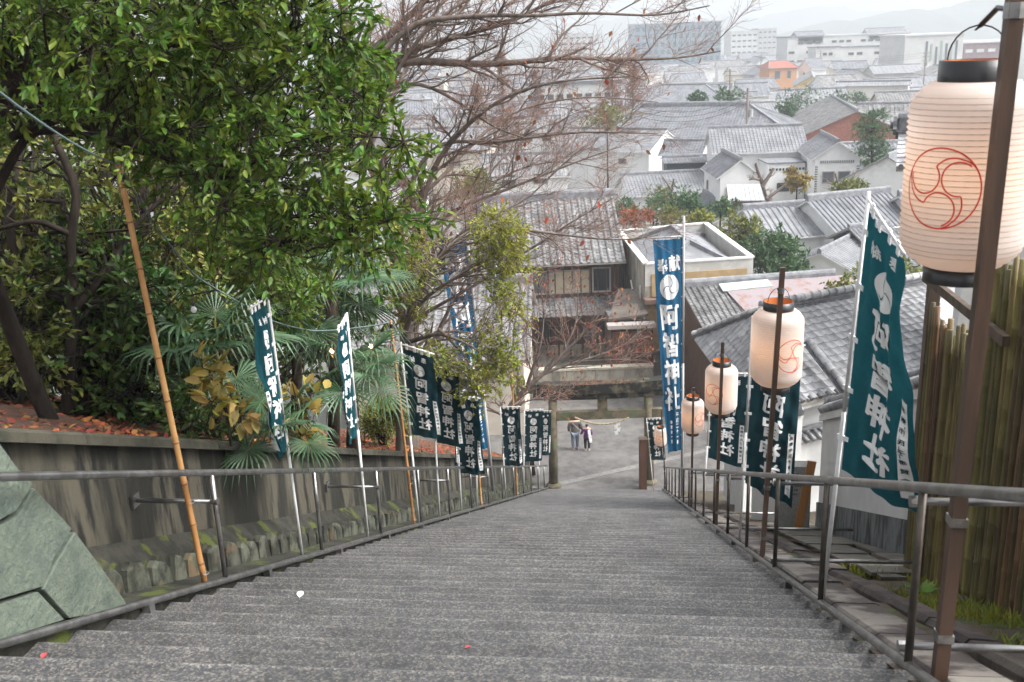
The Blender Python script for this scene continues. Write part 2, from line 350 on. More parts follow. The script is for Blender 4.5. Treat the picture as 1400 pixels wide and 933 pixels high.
def slope_sheet(name, t0, t1, h0, slope, m, s0=-6, s1=39.6, nt_=26, ns=70, amp=.05):
    V = []; 
    for i in range(ns+1):
        s = s0+(s1-s0)*i/ns
        for j in range(nt_+1):
            f = (j/nt_)**1.6; t = t0+(t1-t0)*f
            h = h0+slope*min(5., abs(t-t0))+(.03*max(0, abs(t-t0)-5) if slope else 0)+(amp*math.sin(s*2.3+t*3.1)+amp*math.sin(s*5.1-t*1.7))*min(1, j/2)
            p = W(s, t, h); p[2] = max(p[2], -.3+.26*(abs(t-t0) < .01)) if s < 39 else -.3; V.append(p)
    F = [(i*(nt_+1)+j, i*(nt_+1)+j+1, (i+1)*(nt_+1)+j+1, (i+1)*(nt_+1)+j) for i in range(ns) for j in range(nt_)]
    me = npmesh(name, V, F, True); o = place(me, name, m); return tag(o, kind='structure')
slope_sheet('hillside_left', -4.02, -45, 1.20, .19, litterbed)
slope_sheet('hillside_right', 1.4, 34, -.10, .0, soil, amp=.03)

stairs = bpy.data.objects.new('stairway', None); COL.objects.link(stairs); tag(stairs, kind='structure')
TL, TR = -3.36, 1.45
def step_mesh(seed):
    r = random.Random(seed); mb = MB(); n = 14; prof0 = [(-STEP_L-.05, -STEP_R-.25), (-STEP_L-.05, 0), (-.018, .0), (-.005, -.005), (0, -.02), (0, -STEP_R-.25)]
    V = []; 
    for i in range(n+1):
        x = TL+(TR-TL)*i/n; jy = r.uniform(-.0012, .0012); jz = r.uniform(-.0006, .0006)
        V += [(x, y+(jy if y > -.1 else 0), z+(jz if z > -.1 and y > -.1 else 0)) for y, z in prof0]
    k = len(prof0); F = [(i*k+j, i*k+(j+1) % k, (i+1)*k+(j+1) % k, (i+1)*k+j) for i in range(n) for j in range(k)]
    F += [tuple(range(k)), tuple(n*k+j for j in range(k-1, -1, -1))]
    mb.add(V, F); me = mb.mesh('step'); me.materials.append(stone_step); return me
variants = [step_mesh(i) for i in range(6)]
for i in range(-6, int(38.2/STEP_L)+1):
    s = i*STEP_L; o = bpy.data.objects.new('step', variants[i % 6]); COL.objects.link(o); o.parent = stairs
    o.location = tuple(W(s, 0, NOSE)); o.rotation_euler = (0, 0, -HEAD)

def ext(mb, poly, s0, s1): return mb.prism([W(s0, t, h) for t, h in poly], W(s1, 0)-W(s0, 0))
# ---- left retaining wall
rw = thing('retaining_wall', 'long stained concrete retaining wall with coping beside the left handrail', 'wall', W(4, -4.1, 0))
ext(MB(), [(-4.25, -.3), (-4.00, -.3), (-4.03, 1.18), (-4.25, 1.18)], 2.0, 37.4).build('wall_face', concrete, rw)
for k in range(16):
    s0 = 2+k*2.16; ext(MB(), [(-4.28, 1.183), (-3.90, 1.183), (-3.905, 1.255), (-3.93, 1.28), (-4.28, 1.28)], s0, s0+2.152).build('coping', copingm, rw)
ext(MB(), [(-4.002, .1), (-3.84, .1), (-3.855, .21), (-4.002, .36)], 4.2, 37.4).build('ledge', mossy, rw)
s = 4.3; k = 0; 
while s < 35:
    l = rnd.uniform(.2, .42); hh = rnd.uniform(.17, .235); mb = MB(); n = 5
    pts = [(s+.012, -.12), (s+l*.25, -.13), (s+l-.014, -.12), (s+l-.02-rnd.random()*.05, hh*.6), (s+l*.7, hh*rnd.uniform(.8, 1)), (s+l*.3, hh), (s+.02+rnd.random()*.05, hh*.7)]
    bulge = rnd.uniform(-.05, .0); c = (s+l/2, hh*.35)
    A = [W(a, -3.80, b) for a, b in pts]; B = [W(c[0]+(a-c[0])*.82, -3.775+bulge*.4, c[1]+(b-c[1])*.82) for a, b in pts]; C0 = [W(a, -3.95, b) for a, b in pts]
    m_ = len(pts); mb.add(C0+A+B, [(i, (i+1) % m_, m_+(i+1) % m_, m_+i) for i in range(m_)]+[(m_+i, m_+(i+1) % m_, 2*m_+(i+1) % m_, 2*m_+i) for i in range(m_)]+[tuple(2*m_+i for i in range(m_))])
    mb.build('stone', basestone, rw); s += l; k += 1
kl = ext(MB(), [(-3.95, -.4), (-3.37, -.4), (-3.37, -.055), (-3.43, -.04), (-3.95, -.03)], -2, 37.4).build('gutter_edge', mossy); tag(kl, kind='structure')

# ---- big green stone wall at the left edge, its end battered
gw = thing('stone_wall', 'pale green stone block wall with slanted end at the left frame edge', 'wall', W(4, -3.5, 0))
FACE = -3.47
def st2(px, py):                                    # photograph ray onto the wall face plane t = FACE
    r = ray(px, py); k = (FACE-CAM[:2]@T2)/(r[:2]@T2); P = CAM+k*r; return P
def green(poly, dep):
    c = np.mean([st2(*p) for p in poly], 0); mb = MB()
    A = [st2(*p) for p in poly]; A = [a+(c-a)*.012 for a in A]; m_ = len(A)
    B = [c+(a-c)*.982+TD*dep*.35 for a in A]; C0 = [a-TD*.4 for a in A]
    mb.add(C0+A+B, [(i, (i+1) % m_, m_+(i+1) % m_, m_+i) for i in range(m_)]+[(m_+i, m_+(i+1) % m_, 2*m_+(i+1) % m_, 2*m_+i) for i in range(m_)]+[tuple(2*m_+i for i in range(m_))])
    mb.build('stone', greenstone, gw)
green([(-60, 535), (-3, 605), (22, 640), (44, 663), (20, 700), (-60, 745)], .03)
green([(47, 667), (98, 722), (74, 762), (58, 803), (-60, 838), (-60, 752), (22, 706)], .025)
green([(101, 727), (136, 774), (170, 822), (174, 832), (116, 842), (92, 846), (56, 806), (78, 764)], .03)
green([(52, 809), (88, 847), (60, 856), (-60, 893), (-60, 846)], .02)
MB().prism([st2(*p)-TD*.05 for p in [(-60, 530), (0, 612), (172, 836), (-60, 900)]], -TD*.5).build('core', mat('joint_dark', (.02, .022, .018), .95), gw)

# ---- right kerb stones, gutter, slabs
kb = thing('stone_kerb', 'row of pale worn kerb stones along the right handrail', 'kerb', W(4, 1.8, 0))
s = 1.5
while s < 36:
    l = rnd.uniform(1.0, 1.6); a, b = s+.01, s+l-.01; h0 = rnd.uniform(-.02, .01)
    ext(MB(), [(1.47, -.35), (1.80, -.35), (1.81, h0-.02), (1.78, h0), (1.49, h0), (1.47, h0-.02)], a, b).build('kerb_stone', kerbm, kb); s += l
k2 = thing('gutter_curb', 'low dark weathered stone curb behind the pale kerb stones', 'kerb', W(5, 2.3, 0))
s = 3.
while s < 20:
    l = rnd.uniform(.7, 1.6); hq = rnd.uniform(-.07, -.03); ext(MB(), [(1.97, -.3), (2.2, -.3), (2.2, hq-.04), (2.16, hq), (2.0, hq+.01), (1.97, hq-.03)], s+.01, s+l-.01).build('curb_stone', curbm, k2); s += l
sp_ = thing('stone_paving', 'loose grey paving slabs laid below the white wall', 'paving', W(10, 3, 0))
for s0, s1, t0, t1 in ((8.7, 9.5, 2.25, 2.75), (9.55, 10.6, 2.25, 2.7), (9.6, 10.7, 2.75, 3.1), (10.65, 11.8, 2.25, 2.8), (10.75, 12., 2.85, 3.1), (11.9, 13.2, 2.25, 3.05), (13.3, 14.6, 2.25, 3.0), (8.3, 8.65, 2.25, 2.55), (14.7, 16, 2.25, 3.1)):
    mb = MB(); j = lambda: rnd.uniform(-.05, .05); mb.prism([W(s0+j(), t0+.02, -.05), W(s1-.02, t0+.02+abs(j()), -.05), W(s1-.04, t1-.02+j(), -.05), W(s0+.03+abs(j()), t1-.04, -.05)], (0, 0, .035+j()*.2)); mb.build('slab', slabm, sp_)

# ================================================================== handrails
def handrail(name, label, t, posts, s0, s1, bsgn, braces):
    o = thing(name, label, 'handrail', W(s0, t, 0))
    MB().tube([W(s, t, .965) for s in np.linspace(s0, s1, 16)], .027, 10).build('top_rail', steel, o, True)
    MB().tube([W(s, t, .0) for s in np.linspace(s0, s1, 16)], .027, 10).build('bottom_rail', steel, o, True)
    for s in posts:
        p = MB().tube([W(s, t, .02), W(s, t, .945)], .021, 8).build('post', bronze if bsgn > 0 else steel, o, True)
    for s, tt, h in braces:
        b = MB().tube([W(s, t+bsgn*.03, h-.01), W(s, tt, h-.01)], .02, 8).build('brace', steel, o, True)
        MB().frame(W(s, tt, h-.01), UD*.055, TD*.012, ZD*.055).build('wall_plate', steel, b)
        MB().tube([W(s, t-.026, h-.01), W(s, t+.026, h-.01)], .03, 8).build('clamp', steel, b)
    k = s0+.9
    while k < s1:
        MB().frame(W(k, t, -.06), UD*.035, TD*.03, ZD*.05).build('foot', steel, o); k += 2.12
handrail('handrail', 'steel handrail of two rails along the left edge of the stairs', -3.32, [7.0+2.4*k for k in range(0, 13)], -1.5, 37.3, -1, [(7.0, -4.0, .72), (11.8, -4.0, .72), (16.6, -4.0, .72), (21.4, -4.0, .72)])
handrail('handrail', 'steel handrail with dark posts along the right edge of the stairs', 1.37, [4.45+2.1*k for k in range(0, 16)], -1.5, 38, 1,
         [(4.55, 2.66, .90), (4.55, 2.66, .10), (8.75, 3.1, .90), (8.75, 2.7, .10), (12.95, 3.1, .88), (12.95, 3.1, .12), (17.15, 3.0, .88), (17.15, 3.0, .12), (21.3, 2.8, .88)])

# ================================================================== bamboo fence
fe = thing('bamboo_fence', 'tall weathered bamboo fence at the right edge behind the big lantern', 'fence', W(7, 2.8, -.05))
def culm(p, top, r, m, parent, name='culm', gap=.3):
    p = np.asarray(p, float); top = np.asarray(top, float); L = np.linalg.norm(top-p); n = max(2, int(L/gap)); pts = []; rad = []; off = rnd.random()*.5
    for i in range(n):
        f = (i+off)/n
        if f > .985: continue
        c = p+(top-p)*f
        d = nrm(top-p)
        pts += [c-d*.012, c, c+d*.012]; rad += [r*(1-.15*f), r*1.13*(1-.15*f), r*(1-.15*f)]
    pts = [p]+pts+[top]; rad = [r]+rad+[r*.84]
    return MB().tube(pts, rad, 8).build(name, m, parent, True)
zA = 15.55; zB = 16.4
for row, (tt, off) in enumerate(((2.78, 0), (2.87, .04))):
    s = 4.2+off
    while s < 9.25:
        r = rnd.uniform(.022, .036); s += r*1.06
        zt = (zA if s > 7.95 else zB)+rnd.uniform(-.12, .06)+(.0 if row == 0 else -.2); b = W(s, tt+rnd.uniform(-.015, .015), -.12)
        culm(b, (b[0]+rnd.uniform(-.03, .03), b[1]+rnd.uniform(-.03, .03), zt), r, bamb_green if rnd.random() < .3 else bamb_old, fe)
        s += r*1.06+(.008 if row == 0 else .012)
for (s0, s1, z) in ((7.9, 9.25, zA-.3), (7.9, 9.25, zA-1.7), (4.2, 7.9, zB-.75), (4.2, 7.9, zB-2.1)):
    a = W(s0, 2.94, 0); b = W(s1, 2.94, 0); a[2] = b[2] = z; MB().bar(a, b, .07, .09).build('rail_beam', darkwood, fe)
a = W(7.2, 2.70, 0); b = W(9.25, 2.70, 0); a[2] = b[2] = 15.8; MB().bar(a, b, .05, .08).build('rail_beam', darkwood, fe)
for s in (9.3, 7.93): p = W(s, 2.8, -.2); q = p.copy(); q[2] = 15.7 if s > 9 else 16.3; MB().bar(p, q, .10, .10, up=UD).build('fence_post', darkwood, fe)

# ================================================================== banners, poles, lanterns
white_pole = mat('white_pole', (.72, .72, .71), .4, (.62, .62, .61), 5)
pole_brown = mat('lantern_pole', (.085, .05, .034), .45, (.05, .032, .023), 9, stretch=(1, 1, .1), spec=.4)
teal = mat('teal_cloth', (.006, .068, .084), .8, (.005, .058, .074), 20, trans=.25, spec=.2)
teald = mat('dark_teal_cloth', (.003, .033, .042), .8, (.0026, .028, .036), 20, trans=.12, spec=.2)
blue = mat('blue_cloth', (.013, .112, .225), .8, (.011, .096, .195), 20, trans=.22, spec=.2)
ink = mat('white_dye', (.80, .80, .79), .85)
inkdark = mat('black_ink', (.05, .05, .055), .8)
def disc(n=28, rings=7):
    V = [(0, 0)]+[(r/rings*math.cos(2*math.pi*k/n), r/rings*math.sin(2*math.pi*k/n)) for r in range(1, rings+1) for k in range(n)]
    F = [(0, 1+k, 1+(k+1) % n) for k in range(n)]+[(1+r*n+k, 1+(r+1)*n+k, 1+(r+1)*n+(k+1) % n, 1+r*n+(k+1) % n) for r in range(rings-1) for k in range(n)]
    return np.array(V), F
def swirl(k):                                       # one tapered arm of the three-comma crest
    V = []; n = 10
    for i in range(n+1):
        f = i/n; rho = .02+.96*f; th = 2*math.pi*k/3+.3+1.5*f**1.2; w = .035+.06*math.sin(math.pi*min(1, f*1.05))-.025*f
        c = np.array([rho*math.cos(th), rho*math.sin(th)]); nn = np.array([-math.sin(th+.75), math.cos(th+.75)])
        V += [c-nn*w/2, c+nn*w/2]
    return np.array(V), [(2*i, 2*i+1, 2*i+3, 2*i+2) for i in range(n)]
def banner(name, label, base, top, Lf, Wf, fd, mcloth, kind='small', fd2=None, wb=1.0, start=.12, amp=.05, ph=0., tilt=0., group='shrine banners along the stairs', polemat=None, pr=.014, bot=0.0, wv=7.):
    """pole base->top; fabric hangs from 'start' below the pole top, towards fd at the top and fd2 at the bottom"""
    base = np.asarray(base, float); top = np.asarray(top, float); o = thing(name, label, 'banner', base, group=group)
    ax = nrm(top-base); polemat = polemat or white_pole
    MB().tube([base, base+(top-base)*.5], pr*1.25, 8).build('pole', polemat, o, True)
    MB().tube([base+(top-base)*.5, top], pr, 8).build('pole_upper', polemat, o, True)
    fd = nrm(np.array([fd[0], fd[1], tilt])); fd2 = fd if fd2 is None else nrm(np.array([fd2[0], fd2[1], 0]))
    T0 = top-ax*start
    def DD(u, v):                                    # u from the pole outwards, v downwards 0..1 (arrays)
        u = np.asarray(u, float)[:, None]; v = np.asarray(v, float)[:, None]
        w = Wf*(1+(wb-1)*v); d = fd*(1-v)+fd2*v; d = d/np.linalg.norm(d, axis=1, keepdims=True); nn = np.cross(d, ZD); nn /= np.linalg.norm(nn, axis=1, keepdims=True)
        p = T0-ax*(Lf*v)+d*(w*u+.03); sn_ = np.sin
        wave = amp*(sn_(wv*u+2.6*v+ph)*u*(.35+.65*v)+.45*sn_(13*v+ph*2+3*u)*u+.25*sn_(22*u+9*v+ph)*np.minimum(1, 4*u)+.12*sn_(31*v-17*u+ph)*np.minimum(1, 3*u))
        return p+nn*wave-ZD*(bot*u*v*Lf)-ZD*(.03*Wf)*sn_(3.1*u)*(1-v)
    def D(u, v): return DD([u], [v])[0]
    nu, nv = 22, 46
    jj, ii = np.meshgrid(np.arange(nv+1)/nv, np.arange(nu+1)/nu, indexing='ij'); V = DD(ii.ravel(), jj.ravel())
    F = [(j*(nu+1)+i, j*(nu+1)+i+1, (j+1)*(nu+1)+i+1, (j+1)*(nu+1)+i) for j in range(nv) for i in range(nu)]
    fab = place(npmesh('fabric', V, F, True), 'fabric', mcloth, o)
    MB().tube([T0-fd*.02+ax*.05, T0+fd*(Wf+.06)+ax*.05], pr*.75, 6).build('crossbar', polemat, o, True)
    nl = 5 if kind == 'small' else 9
    for k in range(nl):
        v = (k+.4)/nl*.99; a = D(0, v); p = T0-ax*(Lf*v); MB().frame((a+p)/2, (a-p)/2+nrm(a-p)*.03, nrm(np.cross(a-p, ax))*.006+nrm(a-p)*0, ax*.018).build('tie_loop', ink, o)
    for k in range(4):
        a = D((k+.5)/4, 0); MB().frame(a+ax*.035, fd*.02, nrm(np.cross(fd, ax))*.004, ax*.045).build('tie_loop', ink, o)
    def stamp(shapes, nm, m, lift, parent=None):     # flat print on both faces of the cloth; shapes in metres (x from free edge, y down)
        mbp = MB()
        for (V2, F2) in shapes:
            q_ = np.array(V2, float); u, v = 1-q_[:, 0]/Wf, q_[:, 1]/Lf; p = DD(u, v); n_ = np.cross(DD(u+.02, v)-p, DD(u, v+.01)-p); n_ /= np.linalg.norm(n_, axis=1, keepdims=True)
            for sg in (1, -1): mbp.add(p+n_*(lift+(q_[:, 2:3] if q_.shape[1] > 2 else 0))*sg, F2 if sg > 0 else [f[::-1] for f in F2])
        me = bpy.data.meshes.new(nm); me.from_pydata(mbp.v, [], mbp.f); return place(me, nm, m, parent or fab)
    def put(V2, F2, cx, cy, sx, sy=None, skew=0, rot=0):
        sy = sy or sx; V3 = [((q[0]*math.cos(rot)-q[1]*math.sin(rot))*sx+cx+skew*q[1]*sx, -(q[0]*math.sin(rot)+q[1]*math.cos(rot))*sy+cy, q[2] if len(q) > 2 else 0.) for q in V2]
        return (V3, F2)
    sh = []; dk = []
    if kind == 'small':
        k = Wf/.55; q = Lf/1.75; sx = .52
        sh += [put(*glyph('奉'), sx*Wf-.11*k, .13*q, .105*k, skew=-.05), put(*glyph('納'), sx*Wf+.12*k, .16*q, .105*k, skew=-.05)]
        sh += [put(*disc(), sx*Wf, .36*q, .105*k, .115*q)]; dk += [put(*swirl(j), sx*Wf, .36*q, .105*k, .115*q) for j in range(3)]
        for j, ch in enumerate('阿智神社'): sh.append(put(*glyph(ch, .036), (sx+.01*(-1)**j)*Wf, (.64+.275*j)*q, .235*k, .235*q, skew=-.06, rot=.03*(-1)**j))
        stamp([([(x_*k, (.93+.73*j/14)*q) for j in range(15) for x_ in (.03, .0625, .095)], [(3*j+i, 3*j+i+1, 3*j+i+4, 3*j+i+3) for j in range(14) for i in (0, 1)])], 'name_strip', ink, .004)
        stamp([put(*glyph(c_, .02), .0625*k, (.98+.075*j)*q, .042*k) for j, c_ in enumerate('倉敷市氏子奉賛会一')], 'name_text', mcloth, .0085)['kind'] = 'stuff'
    else:
        k = Wf/.85; q = Lf/6.2
        sh += [put(*glyph('奉', .04), .24*k, .72*q, .30*k, .42*q), put(*glyph('献', .04), .60*k, .66*q, .34*k, .44*q)]
        sh += [put(*disc(), .43*k, 1.32*q, .30*k, .36*q)]; dk += [put(*swirl(j), .43*k, 1.32*q, .28*k, .34*q) for j in range(3)]
        for j, ch in enumerate('阿智神社'): sh.append(put(*glyph(ch, .045), .43*k, (2.18+.80*j)*q, .60*k, .72*q, skew=-.05))
        for j, ch in enumerate('平成二十一年'): sh.append(put(*glyph(ch, .04), .62*k, (5.08+.17*j)*q, .13*k, .15*q))
        for j, ch in enumerate('奉賛会一同'): sh.append(put(*glyph(ch, .04), .36*k, (5.3+.15*j)*q, .09*k, .11*q))
    for k_, x_ in enumerate(sh): stamp([x_], 'crest' if k_ == 2 else 'character', ink, .004)
    for x_ in dk: stamp([x_], 'crest_swirl', mcloth, .0085)
    return o
def nob(label, bpx, tpx, t, Lf, Wf, ang, mcloth, ang2=None, dY=0, s=None, **kw):
    s = s or solve_s(bpx[0], t); base = W(s, t, -.03); top = atY(tpx[0], tpx[1], base[1]+dY)
    a = R(ang); fd = (math.cos(a), math.sin(a)); fd2 = None if ang2 is None else (math.cos(R(ang2)), math.sin(R(ang2)))
    return banner('shrine_banner', label, base, top, Lf, Wf, fd, mcloth, fd2=fd2, **kw)
# left side (angle 0 = towards +x, 90 = away from the camera)
nob('narrow teal banner nearest the camera on the left, hanging edge-on', (413, 757), (365, 400), -3.42, 1.5, .40, 260, teal, 270, amp=.05, wb=.8, start=.1, ph=.4)
nob('narrow teal banner in front of the fan palm, beside the second light bulb', (503, 738), (474, 428), -3.42, 1.55, .38, 262, teal, 252, tilt=-.2, amp=.04, wb=.75, start=.06, ph=1.4)
nob('dark teal banner leaning on the bamboo pole, left one of the overlapping pair', (573, 716), (548, 468), -3.42, 1.46, .5, -18, teald, -12, tilt=-.25, amp=.03, start=.08, ph=2., bot=.05)
nob('dark teal banner, right one of the overlapping pair', (601, 707), (589, 492), -3.42, 1.46, .5, -22, teald, -14, tilt=-.3, amp=.03, start=.08, ph=.6, bot=.05)
nob('dark teal banner half hidden behind the second bamboo pole', (631, 698), (622, 540), -3.42, 1.62, .5, -25, teald, -20, amp=.05, start=.06, ph=1.2)
nob('teal banner wrapped beside the left tall blue banner', (652, 693), (650, 530), -3.42, 1.72, .46, 205, teal, 190, amp=.06, start=.06, ph=2.2)
nob('teal banner folded double, left of the third bamboo pole', (692, 680), (684, 556), -3.42, 1.7, .5, -8, teald, 0, amp=.11, start=.05, ph=.3)
nob('dark teal banner nearest the torii on the left', (716, 676), (717, 560), -3.42, 1.75, .55, -5, teald, 0, amp=.03, start=.05, ph=.9)
nob('dark teal banner peeking out behind the one nearest the torii', (737, 672), (738, 562), -3.42, 1.75, .4, -5, teald, 0, amp=.03, start=.05, ph=1.9)
# right side
nob('large teal banner with white characters below the big lantern', (1125, 818), (1188, 262), 1.46, 1.92, .55, -86, teal, -48, amp=.06, start=.1, ph=.9, tilt=-.45, bot=.10, wb=1.0, dY=-.25)
nob('teal banner behind the second lantern, its corner flying right', (1011, 736), (1029, 432), 1.46, 1.85, .6, -12, teald, -18, amp=.09, start=.42, ph=2.6, bot=.16)
nob('teal banner with readable characters between the second and third lanterns', (961, 705), (973, 510), 1.46, 1.7, .68, -10, teald, -10, amp=.04, start=.05, ph=.2, bot=.12)
nob('small dark teal banner in front of the right torii pillar', (884, 676), (884, 572), .95, 1.7, .55, -4, teald, -4, amp=.03, start=.05, ph=.2, s=36)
# two tall blue banners
tallb = dict(kind='tall', group='tall blue banners', pr=.035)
base = W(28.5, 1.62, -.05); top = atY(935, 296, base[1])
banner('tall_banner', 'tall bright blue banner on the right with large white characters', base, top, 6.55, .88, (-1, -.12), blue, fd2=(-.85, -.4), amp=.07, start=.62, wb=.6, ph=.4, tilt=.0, **tallb, polemat=mat('grey_pole', (.42, .42, .42), .45))
base = W(25.5, -3.8, -.05); top = atY(637, 312, base[1])
banner('tall_banner', 'tall blue banner on the left, partly hidden by yellow-green leaves', base, top, 6.0, .72, (-1, -.1), blue, fd2=(-.6, -.5), amp=.10, start=.2, wb=.7, ph=1.7, **tallb, polemat=MATS['grey_pole'])

# ---- bamboo poles that carry the light cord
def bpole(label, b, t_, top, r, gap):
    base = W(solve_s(b[0], t_), t_, -.05); tp = atY(top[0], top[1], base[1]+.1); o = thing('bamboo_pole', label, 'pole', base, group='bamboo poles on the left rail')
    c = culm(base, tp, r, bamb_tan, o, 'culm', gap); d = nrm(tp-base); L = np.linalg.norm(tp-base)
    for k in range(int(L/gap)):
        p = base+d*(gap*(k+.6)); MB().tube([p-d*.006, p+d*.006], r*1.12*(1-.15*k*gap/L), 10).build('joint', nodem, o, True)
    MB().tube([tp-d*.12, tp-d*.06], r*1.1, 8).build('black_tape', mat('black_tape', (.015, .015, .017), .5), o)
    for h in (.12, .75):
        p = base+d*h; MB().tube([p+r*1.2*np.array([math.cos(w), math.sin(w), 0])+TD*.02 for w in np.linspace(0, 2*math.pi, 9)], .004, 4, False).build('wire_tie', steel, o)
    return base, tp
P0 = bpole('thick tan bamboo pole leaning at the left, nearest the camera', (280, 797), -3.45, (162, 226), .026, .35)
P1 = bpole('tan bamboo pole beside the overlapping pair of banners', (566, 718), -3.45, (534, 438), .024, .4)
P2 = bpole('tan bamboo pole before the left tall blue banner', (658, 695), -3.45, (646, 522), .028, .5)
P3 = bpole('tan bamboo pole nearest the torii', (707, 680), -3.45, (700, 512), .03, .6)

# ---- light cord with bulbs
cordm = mat('light_cord', (.13, .19, .19), .6); glassm = mat('clear_bulb', (.85, .85, .85), .08, trans=.6); lit = mat('lit_bulb', (1, .5, .3), .3, emit=(1, .42, .22, 9)); sock = mat('bulb_socket', (.02, .02, .02), .5)
sl_ = thing('string_lights', 'light cord with small bulbs strung between the left bamboo poles', 'string lights', P0[1])
def sag(a, b, d, n=22): return [a+(b-a)*f-ZD*d*4*f*(1-f) for f in np.linspace(0, 1, n)]
Y0, Y1 = P0[1][1], P1[1][1]
cA = [atY(x, y, Y0+(Y1-Y0)*f) for f, x, y in ((0, 163, 228), (.12, 200, 290), (.3, 262, 375), (.42, 312, 405), (.55, 372, 440), (.68, 425, 453), (.78, 455, 452), (.9, 507, 446), (1, 535, 440))]
MB().tube(smoothline(cA, 40), .008, 5).build('cord', cordm, sl_, True)
MB().tube(sag(P1[1], P2[1], .25), .007, 5).build('cord', cordm, sl_, True); MB().tube(sag(P2[1], P3[1], .3), .007, 5).build('cord', cordm, sl_, True)
MB().tube(sag(atY(-40, 95, 4.5), P0[1], .05), .007, 5).build('cord', cordm, sl_, True)
def bulb(px, py, Y, lit_):
    c = atY(px, py, Y); r = .031
    b = MB().lathe([(.004, -r), (r*.6, -r*.8), (r, 0), (r*.8, r*.6), (r*.45, r*1.15), (r*.42, r*1.5)], c, 12).build('bulb', lit if lit_ else glassm, sl_, True)
    MB().lathe([(r*.5, r*1.3), (r*.5, r*2.4), (r*.2, r*2.6)], c, 10).build('socket', sock, b); MB().tube([c+ZD*r*2.5, c+ZD*r*5.5], .005, 4).build('drop_wire', sock, b)
bulb(265, 424, Y0+(Y1-Y0)*.31, False); bulb(454, 480, Y0+(Y1-Y0)*.78, True); bulb(507, 474, Y0+(Y1-Y0)*.9, True)

# ---- paper lanterns on poles
def paper_mat():
    m = mat('lantern_paper', (.75, .735, .72), .75, (.70, .68, .66), 3, .4, .7, trans=.42, spec=.2); return m
paper = paper_mat(); ringm = mat('black_lacquer', (.012, .012, .014), .35); redm = mat('red_ink', (.62, .04, .03), .8); lampm = mat('lantern_bulb', (1, .6, .3), .4, emit=(1, .46, .17, 16)); innerm = mat('copper_inner', (.45, .14, .03), .5)
def lantern_proto():
    o = thing('paper_lantern', 'x', 'lantern', group='paper lanterns on the right rail'); rw_, hh = .245, .76
    prof = []; n = 34
    for i in range(n):
        for f in (0, .5):
            q = (i+f)/n; z = hh*(q-.5); e = abs(2*q-1); rr = rw_*(1-max(0, e-.66)**2.2*4.2); rr = max(rr, .10)
            prof.append((rr-(.0 if f else .010), z))
    MB().lathe(prof, n=40, cap=False).build('paper_body', paper, o, True, True)
    hp = MB()
    for i in range(3, n-2): hp.tube([(math.cos(w)*(prof[2*i][0]+.0015), math.sin(w)*(prof[2*i][0]+.0015), prof[2*i][1]) for w in np.linspace(0, 2*math.pi, 33)], .0022, 4, False)
    h_ = hp.build('rib_hoops', mat('rib_paper', (.62, .55, .49), .8), o, True, True); h_['kind'] = 'stuff'
    MB().lathe([(.138, -hh/2-.065), (.138, -hh/2+.012), (.128, -hh/2+.012), (.128, -hh/2-.065)], n=28, cap=False).build('bottom_ring', ringm, o, True, True)
    rt = MB().lathe([(.142, hh/2-.012), (.142, hh/2+.07), (.134, hh/2+.07), (.134, hh/2-.012)], n=28, cap=False).build('top_ring', ringm, o, True, True)
    MB().lathe([(.1335, hh/2-.01), (.1335, hh/2+.068)], n=28, cap=False).build('copper_lining', innerm, rt, True, True)
    MB().lathe([(.004, -.045), (.03, -.03), (.038, 0), (.028, .03), (.012, .06)], (0, 0, .0), 12).build('lamp', lampm, o, True, True)
    MB().tube([(.12*math.cos(w), 0, hh/2+.07+.13*math.sin(w)) for w in np.linspace(0, math.pi, 14)], .0035, 5).build('wire_handle', ringm, o, True, True)
    # red outlined three-comma crest on two opposite sides
    lines = [[(math.cos(w), math.sin(w)) for w in np.linspace(0, 2*math.pi, 49)]]
    for k in range(3):                               # each comma: round head, then its tail along the rim
        t = 2*math.pi*k/3+.5; c = np.array([math.cos(t), math.sin(t)])*.52; hr = .42; a1 = t+math.pi+1.25
        lines.append([tuple(c+hr*np.array([math.cos(w), math.sin(w)])) for w in np.linspace(t+.35, a1, 26)])
        tip = c+hr*np.array([math.cos(a1), math.sin(a1)]); t2 = t-2*math.pi/3; c2 = np.array([math.cos(t2), math.sin(t2)])*.52; dv = tip-c2
        w0 = math.atan2(dv[1], dv[0]); w1 = t2+.15
        while w0 < w1: w0 += 2*math.pi
        while w0-w1 > 2*math.pi: w0 -= 2*math.pi
        r0 = np.linalg.norm(dv); lines.append([tuple(c2+(r0+(.48-r0)*min(1, f*1.6))*np.array([math.cos(w0+(w1-w0)*f), math.sin(w0+(w1-w0)*f)])) for f in np.linspace(0, 1, 20)])
    for sd in (0, math.pi):
        mbp = MB()
        for ln in lines:
            V = []
            for i, (x, y) in enumerate(ln):
                x0, y0 = ln[max(i-1, 0)]; x1, y1 = ln[min(i+1, len(ln)-1)]; d = np.array([x1-x0, y1-y0]); d = d/(np.linalg.norm(d)+1e-9); w = .02
                for sg in (-1, 1):
                    X = (x-d[1]*w*sg)*.150; Y = (y+d[0]*w*sg)*.158-.03; a_ = X/rw_+sd-math.pi/2
                    V.append(((rw_+.004)*math.cos(a_), (rw_+.004)*math.sin(a_), Y))
            mbp.add(V, [(2*i, 2*i+1, 2*i+3, 2*i+2) for i in range(len(ln)-1)])
        me = bpy.data.meshes.new('crest'); me.from_pydata(mbp.v, [], mbp.f); place(me, 'crest', redm, o, True)
    return o
lan0 = lantern_proto(); first = True
